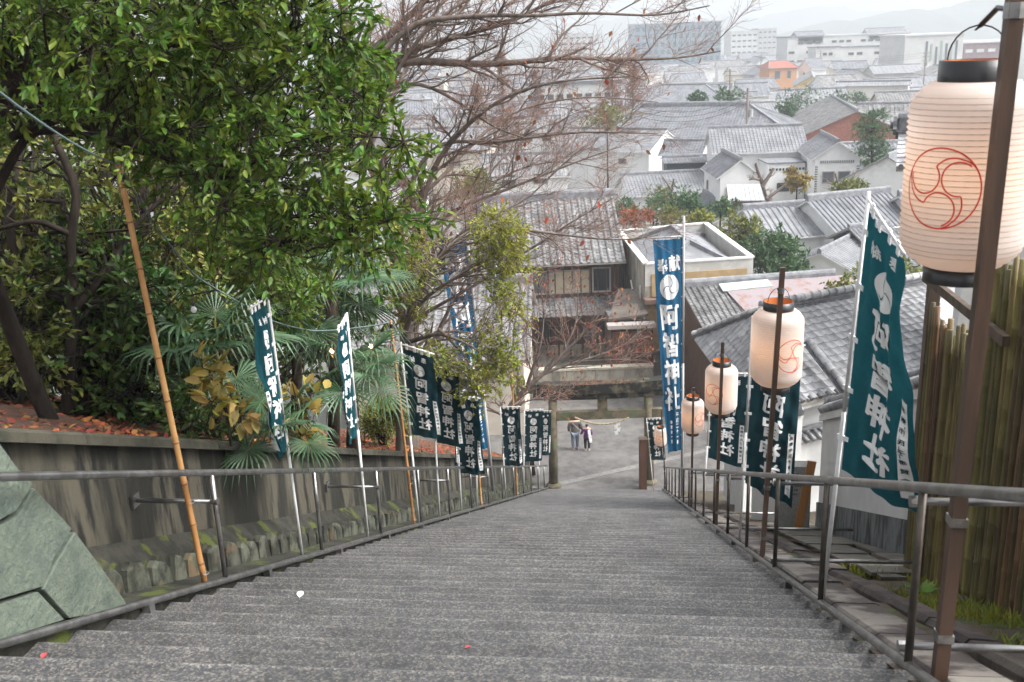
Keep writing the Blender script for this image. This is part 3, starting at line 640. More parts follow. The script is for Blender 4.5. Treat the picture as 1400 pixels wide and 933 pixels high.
def lantern(label, plabel, foot, t_, ptop, cpx, wpx, yaw, pw=.05, k=1.0, s=None):
    global first
    base = W(s or solve_s(foot[0], t_), t_, -.04); top = atY(ptop[0], ptop[1], base[1]); o = thing('lantern_pole', plabel, 'pole', base, group='lantern poles')
    MB().bar(base, top, pw, pw, up=UD).build('pole', pole_brown, o)
    r = ray(*cpx); dp = (base+nrm(top-base)*((CAM+r*(base[1]/r[1]))[2]-base[2])-CAM)@FW; d = dp+.34; k = wpx*d/(.49*FPX); c = CAM+r*d   # hangs just beyond the pole
    hk = c+ZD*(.38+.20)*k; ax = nrm(top-base); f = (hk[2]+.05-base[2])/ax[2]; pa = base+ax*f
    if f < np.linalg.norm(top-base): 
        MB().tube([pa, (pa+hk)/2+ZD*.04, hk], .011*k, 6).build('arm', ringm, o); MB().tube([pa-ax*.03, pa+ax*.03], pw*.72, 8).build('clamp', steel, o)
    MB().tube([hk, hk-ZD*.02*k-TD*.02, c+ZD*(.38+.195)*k], .006*k, 5).build('hook', ringm, o)
    for h in (.25, .85): p = base+ax*h; MB().bar(p-ax*.02, p+ax*.02, pw*1.25, pw*1.25, up=UD).build('band', steel, o)
    l = lan0 if first else copytree(lan0); first = False
    l['label'] = label; l.location = tuple(c); l.rotation_euler = (0, 0, yaw); l.scale = (k, k, k)
    return base, top
lantern('largest paper lantern in the foreground, red crest turned to camera', 'dark brown pole in the foreground carrying the largest lantern', (1284, 920), 1.46, (1392, -30), (1322, 238), 164, R(-47), .06)
lantern('second nearest paper lantern, warm lit with red crest on its right', 'brown pole carrying the second nearest lantern', (1042, 780), 1.46, (1070, 366), (1062, 474), 70, R(20))
lantern('third paper lantern from the camera, white with crest facing front', 'brown pole carrying the third lantern from the camera', (979, 722), 1.46, (988, 468), (986, 531), 44, R(-42))
lantern('fourth paper lantern from the camera, warm lit, right of the blue banner', 'brown pole carrying the fourth lantern from the camera', (945, 700), 1.46, (948, 530), (947, 568), 31, R(35))
lantern('smallest farthest paper lantern near the right torii pillar', 'brown pole carrying the farthest lantern', (903, 676), 1.4, (904, 560), (903, 597), 16.5, R(-20), s=35.5)

def inpoly(x, y, poly):
    c = False; n = len(poly)
    for i in range(n):
        (x1, y1), (x2, y2) = poly[i], poly[(i+1) % n]
        if (y1 > y) != (y2 > y) and x < (x2-x1)*(y-y1)/(y2-y1)+x1: c = not c
    return c

# ================================================================== roofs and houses
slate = mat('tile_roof', (.13, .137, .153), .55, (.185, .19, .206), 1.2, .38, .62, bump=.1, bscale=9, col3=(.10, .105, .115), scale3=.5, spec=.5)
slate2 = mat('old_tile_roof', (.14, .136, .136), .6, (.23, .226, .224), 2.2, .4, .6, col3=(.09, .09, .09), scale3=.9, lo3=.45, hi3=.65)
slatew = mat('pale_tile_roof', (.18, .186, .20), .55, (.24, .244, .255), 1.4, col3=(.155, .16, .172), scale3=.6)
ridgem = mat('ridge_tile', (.16, .165, .18), .5, (.24, .245, .26), 3)
whitew = mat('white_wall', (.74, .74, .735), .85, (.66, .66, .655), .8, .4, .7)
creamw = mat('cream_wall', (.62, .57, .48), .85, (.55, .50, .42), .9)
greyw = mat('grey_wall', (.42, .42, .42), .85, (.34, .34, .34), .9)
yellow = mat('yellow_wall', (.68, .50, .22), .85, (.60, .44, .20), .9); orange = mat('orange_wall', (.55, .28, .14), .85, (.50, .26, .13), .9)
redroof = mat('red_roof', (.33, .12, .085), .7, (.34, .10, .06), 1.5); brick = mat('brick_wall', (.34, .13, .09), .85, (.26, .10, .07), 3)
bluewall = mat('dark_blue_board', (.045, .065, .09), .7, (.06, .08, .10), 4); woodw = mat('brown_board', (.085, .042, .026), .75, (.05, .027, .018), 9, stretch=(4, 1, .2), bump=.2)
darkgl = mat('dark_window', (.035, .042, .05), .2, spec=.6); greygl = mat('grey_window', (.10, .12, .14), .25, spec=.6); shoji = mat('pale_screen', (.42, .36, .26), .8)
trim = mat('window_trim', (.30, .28, .26), .7); metalroof = mat('light_metal_roof', (.42, .43, .45), .5, (.36, .37, .39), 2); concw = mat('weathered_concrete', (.30, .28, .235), .85, (.22, .205, .17), 1.6, .4, .62, col3=(.14, .13, .11), scale3=.8, stretch=(1, 1, .4), bump=.2)
rust = mat('rusty_metal_roof', (.25, .21, .22), .6, (.22, .13, .10), 1.8, .5, .66)
lattice = mat('namako_lattice', (.16, .165, .17), .8)

def roof_plane(mb, O, ex, ey, n, L, Rn, pitch, course, amp, rf=None, prof='rib'):
    """tiled slope: O eave corner, ex along eave, ey up the slope, n normal; rf(x) = run available at x"""
    pr_ = [(0, 0), (.5, 0), (.58, .7), (.75, 1), (.92, .7)] if prof == 'rib' else [(0, .1), (.3, 0), (.62, .25), (.82, .95), (.93, .8)]
    nc = max(1, int(round(L/pitch))); pw = L/nc; xs = [(c+a)*pw for c in range(nc) for a, _ in pr_]+[L]; hs_ = [b*amp for c in range(nc) for _, b in pr_]+[0]
    nr = max(1, int(round(Rn/course))) if course else 1; cl = Rn/nr; lip = .022 if course else 0
    rows = [(j*cl, lip) for j in range(nr) for _ in (0,)]; yy = []
    for j in range(nr): yy += [(j*cl, lip), ((j+1)*cl-.001, 0.)]
    X = np.array(xs); Hh = np.array(hs_); lim = np.array([rf(x) if rf else Rn for x in xs]); V = []
    for y, l in yy:
        yv = np.minimum(y, lim); V.append(O+X[:, None]*ex+yv[:, None]*ey+(Hh+l)[:, None]*n)
    V = np.concatenate(V); k = len(xs); o = len(mb.v); mb.v.extend(map(tuple, V)); 
    for j in range(len(yy)-1):
        for i in range(k-1):
            if min(yy[j][0], lim[i]) == min(yy[j+1][0], lim[i]) == lim[i] and lim[i+1] <= yy[j][0]: continue
            mb.f.append((o+j*k+i, o+j*k+i+1, o+(j+1)*k+i+1, o+(j+1)*k+i))
def rawbuild(mb, name, m, parent):
    me = bpy.data.meshes.new(name); me.from_pydata([tuple(map(float, v)) for v in mb.v], [], mb.f); return place(me, name, m, parent)
def house(name, label, p1, p2, zr, Wd, eave, wallm, roofm, over=.45, gov=.35, hip=0., win=(), z0=0., pitch=.3, course=.3, amp=.05, group=None, cat='house', capm=None, prof='rib', cap=(.28, .26), trimbase=None):
    p1 = np.array([p1[0], p1[1], 0.]); p2 = np.array([p2[0], p2[1], 0.]); L = np.linalg.norm(p2-p1); ex = (p2-p1)/L; ey = np.array([-ex[1], ex[0], 0])
    c = (p1+p2)/2; o = thing(name, label, cat, (c[0], c[1], z0), group=group); hw = Wd/2+over; rise = zr-eave; capm = capm or ridgem
    sl_ = math.hypot(hw, rise); rm = MB(); E0 = hip
    for sg in (-1, 1):
        eyy = ey*(-sg); up_ = nrm(eyy*hw+ZD*rise); exx = ex*(1 if sg < 0 else -1); n = nrm(np.cross(exx, up_)); n = n if n[2] > 0 else -n
        O = (p1-ex*E0 if sg < 0 else p2+ex*E0)+ey*sg*hw+ZD*eave
        rf = (lambda x, L_=L+2*E0: sl_*min(1, x/E0, (L_-x)/E0)) if hip else None
        roof_plane(rm, O, exx, up_, n, L+2*E0, sl_, pitch, course, amp, rf, prof)
    if hip:
        for sg in (-1, 1):
            q = p1-ex*E0 if sg < 0 else p2+ex*E0; exx = ey*sg*-1; se = math.hypot(E0, rise); up_ = nrm(-sg*ex*E0+ZD*rise); n = nrm(np.cross(exx, up_)); n = n if n[2] > 0 else -n
            roof_plane(rm, q-exx*hw+ZD*eave, exx, up_, n, 2*hw, se, pitch, course, amp, lambda x: se*min(1, x/hw, (2*hw-x)/hw), prof)
    roof = rawbuild(rm, 'roof', roofm, o)
    # underside and eave thickness
    ub = MB(); a0, a1 = (p1-ex*E0, p2+ex*E0)
    zt = zr-.10
    if not hip:
        ub.add([a0-ey*hw+ZD*(eave-.09), a0+ZD*zt, a0+ey*hw+ZD*(eave-.09), a1-ey*hw+ZD*(eave-.09), a1+ZD*zt, a1+ey*hw+ZD*(eave-.09),
                a0-ey*hw+ZD*(eave+.01), a0+ZD*(zr-.01), a0+ey*hw+ZD*(eave+.01), a1-ey*hw+ZD*(eave+.01), a1+ZD*(zr-.01), a1+ey*hw+ZD*(eave+.01)],
               [(0, 1, 4, 3), (1, 2, 5, 4), (0, 6, 7, 1), (1, 7, 8, 2), (3, 4, 10, 9), (4, 5, 11, 10), (0, 3, 9, 6), (2, 8, 11, 5)])
        rawbuild(ub, 'eave_board', trim if wallm is not whitew else whitew, roof)
    else:
        ub.add([a0-ey*hw+ZD*(eave-.1), a1-ey*hw+ZD*(eave-.1), a1+ey*hw+ZD*(eave-.1), a0+ey*hw+ZD*(eave-.1), a0-ey*hw+ZD*(eave+.01), a1-ey*hw+ZD*(eave+.01), a1+ey*hw+ZD*(eave+.01), a0+ey*hw+ZD*(eave+.01)],
               [(0, 3, 2, 1), (0, 1, 5, 4), (1, 2, 6, 5), (2, 3, 7, 6), (3, 0, 4, 7)]); rawbuild(ub, 'eave_board', trim, roof)
    cb = MB(); cb.bar(p1+ZD*(zr+cap[1]/2-.08), p2+ZD*(zr+cap[1]/2-.08), cap[0], cap[1]); cb.tube([p1-ex*.03+ZD*(zr+cap[1]-.07), p2+ex*.03+ZD*(zr+cap[1]-.07)], cap[0]*.36, 8)
    if hip:
        for e, s1 in ((p1, -1), (p2, 1)):
            for s2 in (-1, 1): q = e+ex*s1*E0+ey*s2*hw; cb.bar(e+ZD*(zr+.04), q+ZD*(eave+.08), cap[0]*.7, cap[1]*.7)
    cb.build('ridge_cap', capm, roof)
    # walls
    g = gov if not hip else 0; b0 = (p1+ex*g) if not hip else (p1-ex*(E0-over)); b1 = (p2-ex*g) if not hip else (p2+ex*(E0-over)); wz = zr-rise*(Wd/2)/hw-.07
    if hip: wz = eave-.02
    poly = [b0-ey*Wd/2+ZD*z0, b0+ey*Wd/2+ZD*z0, b0+ey*Wd/2+ZD*wz]+([b0+ZD*(zr-.12)] if not hip else [])+[b0-ey*Wd/2+ZD*wz]
    MB().prism(poly, b1-b0).build('wall', wallm, o)
    LL = np.linalg.norm(b1-b0)
    if trimbase: MB().prism([b0-ex*.012-ey*(Wd/2+.012)+ZD*z0, b0-ex*.012+ey*(Wd/2+.012)+ZD*z0, b0-ex*.012+ey*(Wd/2+.012)+ZD*(z0+trimbase[0]), b0-ex*.012-ey*(Wd/2+.012)+ZD*(z0+trimbase[0])], ex*(LL+.024)).build('dado', trimbase[1], o)
    for face, u, zb, w, h, pm in win:
        if face == 'f': q, du, dn = b0-ey*Wd/2, ex, -ey
        elif face == 'b': q, du, dn = b1+ey*Wd/2, -ex, ey
        elif face == 'r': q, du, dn = b1-ey*Wd/2, ey, ex
        else: q, du, dn = b0+ey*Wd/2, -ey, -ex
        c = q+du*(u+w/2)+ZD*(z0+zb+h/2); fr = MB(); t = min(.09, w*.12)
        for a, b_ in (((-w/2, 0), (t, h)), ((w/2, 0), (t, h)), ((0, -h/2), (w+t, t)), ((0, h/2), (w+t, t))):
            fr.frame(c+du*a[0]+ZD*a[1]+dn*.03, du*b_[0]/2, dn*.05, ZD*b_[1]/2)
        wo_ = fr.build('window', trim, o); MB().frame(c+dn*.02, du*(w/2-t/2), dn*.012, ZD*(h/2-t/2)).build('pane', pm, wo_)
    return o, (p1, p2, ex, ey, b0, b1)

# ---------------- near right: tiled house below the bamboo fence
zE, zR = 10.0, 11.25
RL, RRr = hz(1040, 428, zR), hz(1275, 384, zR); A = hz(1026, 566, zE); B = A+(RRr-RL); Fc = hz(950, 462, zE)
e1 = nrm((B-A)*[1, 1, 0]); e2 = np.array([-e1[1], e1[0], 0])
nh = thing('tiled_house', 'white plastered house with large grey roof tiles right of the stairs', 'house', (A[0]+2, A[1]+2, 7.5))
flat = lambda p, z: np.array([p[0], p[1], z])
cen_ = (A+B+RRr+Fc)/4; ins = lambda p: p+nrm((cen_-p)*[1, 1, 0])*(.95 if p is not B else .45)
MB().prism([flat(ins(p), 5.5) for p in (A, B, RRr, RL, Fc)], ZD*(zE-5.6)).build('wall', plaster, nh)
dk_ = MB(); dk_.add([A, B, RRr, RL, Fc]+[p-ZD*.1 for p in (A, B, RRr, RL, Fc)], [(0, 1, 2, 3), (4, 0, 3), (0, 5, 6, 1), (4, 9, 5, 0), (5, 9, 8, 7, 6), (1, 6, 7, 2), (2, 7, 8, 3), (3, 8, 9, 4)])
roofn = dk_.build('roof_deck', mat('roof_board', (.35, .33, .30), .9), nh)
def tile_mesh(w=.268, l=.27):
    pr_ = [(-.5, .045), (-.40, .02), (-.15, 0), (.15, .006), (.30, .03), (.42, .048), (.5, .045)]; V = []; k = len(pr_)
    for y, z in ((0, .024), (l, .0)):
        V += [(x*w, y, z+h) for x, h in pr_]
    V += [(x*w, 0, .004+h*.9) for x, h in pr_]
    F = [(i, i+1, k+i+1, k+i) for i in range(k-1)]+[(2*k+i, 2*k+i+1, i+1, i) for i in range(k-1)]
    me = bpy.data.meshes.new('roof_tile'); me.from_pydata(V, [], F); me.materials.append(tilem); return me
def tile_field(parent, A, B, poly, me, lim=300, pw=.262, cl=.235):
    e1 = nrm(B-A); n = nrm(np.cross(e1, poly[2]-A)); n = n if n[2] > 0 else -n; up_ = np.cross(n, e1); up_ = up_ if up_[2] > 0 else -up_
    P2 = [((p-A)@e1, (p-A)@up_) for p in poly]; x0 = min(p[0] for p in P2); L = max(p[0] for p in P2)-x0; S = max(p[1] for p in P2); A = A+e1*x0; P2 = [(x-x0, y) for x, y in P2]
    nc, nr = int(L/pw), int(S/cl); cells = []
    for j in range(nr):
        for i in range(nc):
            if inpoly((i+.5)*pw, (j+.5)*cl, P2): cells.append((np.linalg.norm(A+e1*(i+.5)*pw+up_*j*cl-CAM), i, j))
    cells.sort(); V = []; F = []; base = np.array([v.co[:] for v in me.vertices]); bf = [tuple(p.vertices) for p in me.polygons]
    M4 = Matrix(((e1[0], up_[0], n[0], 0), (e1[1], up_[1], n[1], 0), (e1[2], up_[2], n[2], 0), (0, 0, 0, 1)))
    for q, (d, i, j) in enumerate(cells):
        p = A+e1*(i+.5)*pw+up_*(j*cl)+n*(.012+rnd.uniform(0, .006))-up_*.03
        if q < lim:
            o = bpy.data.objects.new('roof_tile', me); COL.objects.link(o); o.parent = parent
            mw = Matrix.Translation(p)@M4@Matrix.Rotation(rnd.uniform(-.02, .02), 4, 'Z')
            o.matrix_basis = mw
        else:
            k = len(V); V.extend(p+base@np.array([e1, up_, n])); F.extend(tuple(a+k for a in f) for f in bf)
    if V: o = rawbuild_np(V, F, 'roof_tiles', tilem, parent); o['kind'] = 'stuff'
def rawbuild_np(V, F, name, m, parent):
    me = bpy.data.meshes.new(name); me.from_pydata([tuple(map(float, v)) for v in V], [], F); return place(me, name, m, parent)
TM = tile_mesh(); tile_field(roofn, A, B, [A, B, RRr, RL], TM); tile_field(roofn, Fc, A, [Fc, A, RL], TM, lim=0)
def capline(parent, p, q, r, name, bed=.10, n=None, step=.27):
    p, q = np.asarray(p, float), np.asarray(q, float); d = nrm(q-p); L = np.linalg.norm(q-p); u = nrm(np.cross(np.cross(d, ZD), d))
    bd = MB(); 
    for k in range(3): bd.bar(p+u*(.02+bed*k/3), q+u*(.02+bed*k/3), r*2.6-.05*k, bed/3*.8, up=u)
    bo = bd.build(name, tiledark, parent)
    for k in range(int(L/step)):
        a = p+d*k*step+u*(bed+.01); b = a+d*(step+.02); MB().tube([a, a+d*.035, a+d*.04, b], [r*1.08, r*1.08, r*.96, r*.9], 10).build('cap_tile', tilem, bo, True)
    return bo
capline(nh, RL, RRr, .10, 'main_ridge', .2); capline(nh, A, RL, .085, 'hip_ridge', .12); capline(nh, Fc, RL, .085, 'hip_ridge', .1)
X0 = hz(1162, 546, zE+.12); capline(nh, X0, hz(1103, 470, zR-.35), .09, 'descending_ridge', .12)
def onigawara(parent, c, d, k=1.0):                   # ridge-end tile: disc with shoulders
    d = nrm(np.asarray(d, float)); a = nrm(np.cross(d, ZD)); u = np.cross(a, d); pts = [(-.26, -.12), (-.30, .0), (-.2, .05), (-.17, .17), (-.08, .25), (.08, .25), (.17, .17), (.2, .05), (.3, 0), (.26, -.12)]
    o = MB().prism([c+a*x*k+u*y*k for x, y in pts], d*.07*k).build('ridge_end_tile', tiledark, parent)
    MB().tube([c+u*.06*k-d*.0, c+u*.06*k+d*.13*k], .075*k, 14).build('boss', tiledark, o)
nr_ = nrm(np.cross(e1, RL-A)); nr_ = nr_ if nr_[2] > 0 else -nr_; up_ = np.cross(nr_, e1); up_ = up_ if up_[2] > 0 else -up_
onigawara(nh, X0+nr_*.1, -up_, .8); onigawara(nh, A+ZD*.12, nrm((A-RL)*[1, 1, 0]), .9)
for k in range(int(np.linalg.norm(B-A)/.262)):        # round eave-end tiles
    p = A+e1*(.13+k*.262)-up_*.03+nr_*.045; MB().tube([p+up_*.1, p-up_*.02], .052, 10).build('eave_tile', tiledark, roofn)
MB().bar(A+e1*.3-ZD*.17+e2*.2, B-ZD*.17+e2*.2, .3, .1).build('eave_plaster', plaster, nh)

# white boundary wall with tiled cap and streaked footing, running down beside the stairs
bw = thing('boundary_wall', 'white boundary wall with dark streaked footing behind the large teal banner', 'wall', W(12, 3.2, 0))
WT = 3.12; s0, s1 = 9.85, 15.5
MB().prism([W(s0, WT, .42), W(s1, WT, .42), W(s1, WT, 1.86), W(s0, WT, 1.86)], TD*.3).build('wall_face', plaster, bw)
MB().prism([W(s0, WT-.05, 1.862), W(s1+.06, WT-.05, 1.862), W(s1+.06, WT-.05, 1.97), W(s0, WT-.05, 1.97)], TD*.4).build('cornice', plaster, bw)
MB().prism([W(s0, WT-.03, -.4), W(s1+.02, WT-.03, -.4), W(s1+.02, WT-.03, .42), W(s0, WT-.03, .42)], TD*.36).build('footing', stained_base, bw)
def wallcap(parent, a, b, w=.24):
    a = np.asarray(a, float); b = np.asarray(b, float); d = nrm(b-a); s_ = np.cross(d, ZD); L = np.linalg.norm(b-a)
    bd = MB(); bd.bar(a, b, w*1.3, .06); bo = bd.build('cap_bed', plaster, parent)
    for sg in (-1, 1):
        for k in range(int(L/.2)):
            p = a+d*(.1+k*.2)+ZD*.16; MB().tube([p, p+s_*sg*w-ZD*.13], [.055, .06], 8).build('cap_tile', tilem, bo, True)
    MB().tube([a-d*.04+ZD*.2, b+d*.04+ZD*.2], .075, 10).build('cap_ridge', tiledark, bo, True); onigawara(bo, b+ZD*.12, d, .7); onigawara(bo, a+ZD*.12, -d, .7)
wallcap(bw, W(s0, WT+.15, 2.0), W(s1+.04, WT+.15, 2.0), .26)
# short gate wall end further left
gp = atY(1083, 640, 17.4); gq = gp+e2*.9
gw2 = thing('gate_wall', 'short white gate wall with curved dark ridge tile beside the second lantern', 'wall', (gp[0], gp[1], 8.2))
cz_ = atY(1083, 574, 17.4)[2]
MB().frame(((gp+gq)/2)*[1, 1, 0]+ZD*(8.2+(cz_-8.2)/2), (gq-gp)/2, e1*.2, ZD*(cz_-8.2)/2).build('wall_face', plaster, gw2); wallcap(gw2, gq*[1, 1, 0]+ZD*(cz_+.03), gp*[1, 1, 0]+ZD*(cz_+.03), .34)
gp3 = atY(1000, 690, 20.5); gw3 = thing('low_wall', 'low white wall with grey tiled cap behind the right rail below the lanterns', 'wall', (gp3[0], gp3[1], 7))
g0 = gp3+e1*.2; g1_ = gp3+e1*3.0; cz3 = atY(1000, 625, 20.5)[2]
MB().frame(((g0+g1_)/2)*[1, 1, 0]+ZD*(6.6+(cz3-6.6)/2), (g1_-g0)/2, e2*.13, ZD*(cz3-6.6)/2).build('wall_face', plaster, gw3); wallcap(gw3, g0*[1, 1, 0]+ZD*(cz3+.03), g1_*[1, 1, 0]+ZD*(cz3+.03), .3)
# inscribed stone pillar and leaning board
sp0 = hz(1082, 716, 10.45); ss = thing('stone_sign', 'grey stone sign block with black characters behind the right rail', 'sign', sp0)
sd_ = nrm(np.array([.985, -.17, 0])); sn = np.array([sd_[1], -sd_[0], 0]); sn = sn if sn[1] < 0 else -sn
MB().frame(sp0+ZD*.42, sd_*.26, sn*.12, ZD*.62).build('block', mat('grey_granite', (.30, .30, .28), .8, (.24, .24, .225), 30, bump=.2), ss)
mbt = MB()
for j, ch in enumerate('園芳'):
    V2, F2 = glyph(ch, .05); mbt.add([sp0+ZD*(.86+y*.13)+sd_*(.0+.15*j+x*.13)+sn*(.1225+z) for x, y, z in V2], F2)
for j, (x0, l) in enumerate(((.02, .2), (-.06, .16), (-.1, .2), (-.08, .1))):
    for k in range(int(l/.035)): mbt.frame(sp0+ZD*(.72-.075*j)+sd_*(x0+.035*k)+sn*.1225, sd_*.011, sn*.001, ZD*(.012+.004*(k % 2)))
me = bpy.data.meshes.new('lettering'); me.from_pydata(mbt.v, [], mbt.f); place(me, 'lettering', inkdark, ss)
pb = hz(1092, 700, 10.9); ob = thing('leaning_board', 'orange brown wooden board leaning beside the stone sign', 'board', pb)
MB().bar(pb-ZD*.3, pb+ZD*.85+sd_*.16, .13, .03, up=sn).build('board', mat('fresh_wood', (.38, .17, .05), .6, (.30, .13, .04), 8, stretch=(1, 1, .1)), ob)
MB().bar(pb-ZD*.25+sn*-.03, pb+ZD*.8+sd_*.16+sn*-.03, .05, .03, up=sn).build('batten', darkwood, ob)
# hall roof tip seen left of the big lantern
tp = atY(1208, 196, 24); hz0 = tp[2]
hl, gh = house('hillside_hall', 'roof corner with dark layered ridge tiles poking out left of the big lantern', tp+np.array([.3, -.1, 0]), tp+np.array([.93, -.36, 0])*6, hz0+.25, 2.2, hz0-.35, plaster, tilem, z0=6.5, pitch=.27, course=.25, prof='pan', over=.7, gov=1.6, cap=(.36, .42), capm=tiledark, cat='building')
onigawara(hl, gh[0]-gh[2]*.05+ZD*(hz0+.35), -gh[2], 1.1)
for k in range(4): MB().tube([gh[0]-gh[2]*(.06)+ZD*(hz0+.28+.07*k), gh[0]+gh[2]*.8+ZD*(hz0+.28+.07*k)], .19-.03*k, 8).build('ridge_course', tiledark, hl)
for k in range(14): p = gh[0]-gh[3]*1.8+gh[2]*(.1+k*.27)+ZD*(hz0-.33); MB().tube([p-gh[3]*.06, p+gh[3]*.1], .055, 10).build('eave_tile', tiledark, hl)

# ================================================================== torii, people
tstone = mat('mossy_torii_stone', (.16, .13, .082), .9, (.085, .075, .045), 2.5, bump=.5, bscale=16, col3=(.10, .12, .06), scale3=1.1, lo3=.5, hi3=.66)
tdark = mat('black_weathered_stone', (.11, .095, .06), .95, (.011, .011, .008), 2.2, .36, .54, bump=.6, bscale=14)
TY = 38.4
pl, pr2 = atY(757, 664, TY), atY(888, 664, TY); to = thing('torii', 'weathered stone shrine gate at the foot of the stairs', 'torii', ((pl[0]+pr2[0])/2, TY, 0))
zt = lambda y: atY(820, y, TY)[2]
for px0, dx in ((757, .06), (888, -.06)):
    a = atY(px0, 668, TY); b = a+np.array([dx, 0, atY(820, 545, TY)[2]-a[2]]); a[2] = -.05; MB().tube([a, (a+b)/2, b], [.20, .19, .175], 18).build('pillar', tstone, to, True)
    MB().lathe([(.32, 0), (.32, .12), (.25, .2), (.2, .22)], (a[0], a[1], -.02), 18).build('pillar_base', tstone, to)
xl, xr = atY(738, 560, TY)[0], atY(905, 560, TY)[0]
MB().box(xl, xr, TY-.13, TY+.13, zt(572), zt(561)).build('tie_beam', tstone, to)
MB().box(atY(817, 550, TY)[0], atY(830, 550, TY)[0], TY-.12, TY+.12, zt(562), zt(539)).build('centre_strut', tstone, to)
def curvebeam(z0, z1, x0, x1, dep, rise, nm, m):
    mbk = MB(); n = 16; V = []
    for i in range(n+1):
        f = 2*i/n-1; x = x0+(x1-x0)*i/n; dz = rise*abs(f)**2.5
        V += [(x, TY-dep, z0+dz), (x, TY+dep, z0+dz), (x, TY+dep, z1+dz), (x, TY-dep, z1+dz)]
    F = [(i*4+j, i*4+(j+1) % 4, (i+1)*4+(j+1) % 4, (i+1)*4+j) for i in range(n) for j in range(4)]+[(0, 1, 2, 3), (n*4+3, n*4+2, n*4+1, n*4)]
    mbk.add(V, F); return mbk.build(nm, m, to)
xa, xb = atY(722, 540, TY)[0], atY(920, 540, TY)[0]
curvebeam(zt(544), zt(536), xa+.2, xb-.2, .19, .1, 'lower_lintel', tdark); kas = curvebeam(zt(536)+.003, zt(523), xa, xb, .27, .14, 'top_lintel', tdark)
ros = []
for k in range(420): ros.append((xa+.3+rnd.random()*(xb-xa-.6), TY+rnd.uniform(-.26, .26), zt(523)+.012))
ros = np.array(ros); V, F = leafmesh(ros, rdirs(len(ros))*[1, 1, .3], rdirs(len(ros))*.4+[0, 0, 1], .08+.05*npr.rand(len(ros)), .6)
o = place(npmesh('fallen_leaves', V, F), 'fallen_leaves', mat('brown_litter', (.13, .06, .03), .9, island=.6), to); o['kind'] = 'stuff'
rope = mat('straw_rope', (.42, .35, .24), .9, (.34, .28, .18), 30, bump=.4)
ra, rb_, rc = atY(786, 571, TY-.2), atY(824, 580, TY-.2), atY(860, 571, TY-.2)
sr = thing('straw_rope', 'straw rope sagging below the tie beam of the shrine gate', 'rope', rb_)
cv = [ra*(1-f)**2+2*f*(1-f)*(2*rb_-(ra+rc)/2)+rc*f*f for f in np.linspace(0, 1, 26)]
for w in range(2): MB().tube([p+.022*np.array([0, math.cos(1.5*i+w*math.pi), math.sin(1.5*i+w*math.pi)]) for i, p in enumerate(cv)], .03, 6).build('strand', rope, sr, True)
shm = mat('paper_streamer', (.82, .82, .82), .8, trans=.2); shd = thing('paper_streamer', 'white zigzag paper streamer hanging from the straw rope', 'streamer', atY(844, 577, TY-.2))
p = atY(844, 577, TY-.22); mbz = MB()
for k in range(4): mbz.frame(p-ZD*(.08+.13*k)+np.array([.045*(-1)**k, -.012*k, 0]), (.07, 0, .012), (0, .003, 0), (.015*(-1)**k, 0, .085))
mbz.build('folded_paper', shm, shd); MB().tube([p+ZD*.06, p-ZD*.03], .008, 5).build('cord', rope, shd)
# wooden post beside right pillar
wp = atY(879, 668, TY-.5); wpo = thing('wooden_post', 'square dark brown wooden post left of the right gate pillar', 'post', (wp[0], wp[1], 0))
h_ = atY(879, 601, TY-.5)[2]; MB().box(wp[0]-.15, wp[0]+.15, wp[1]-.15, wp[1]+.15, -.1, h_).build('post', mat('red_brown_wood', (.10, .045, .028), .7, (.07, .032, .02), 8, stretch=(1, 1, .1)), wpo)
MB().box(wp[0]-.17, wp[0]+.17, wp[1]-.17, wp[1]+.17, h_, h_+.05).build('cap', darkwood, wpo)

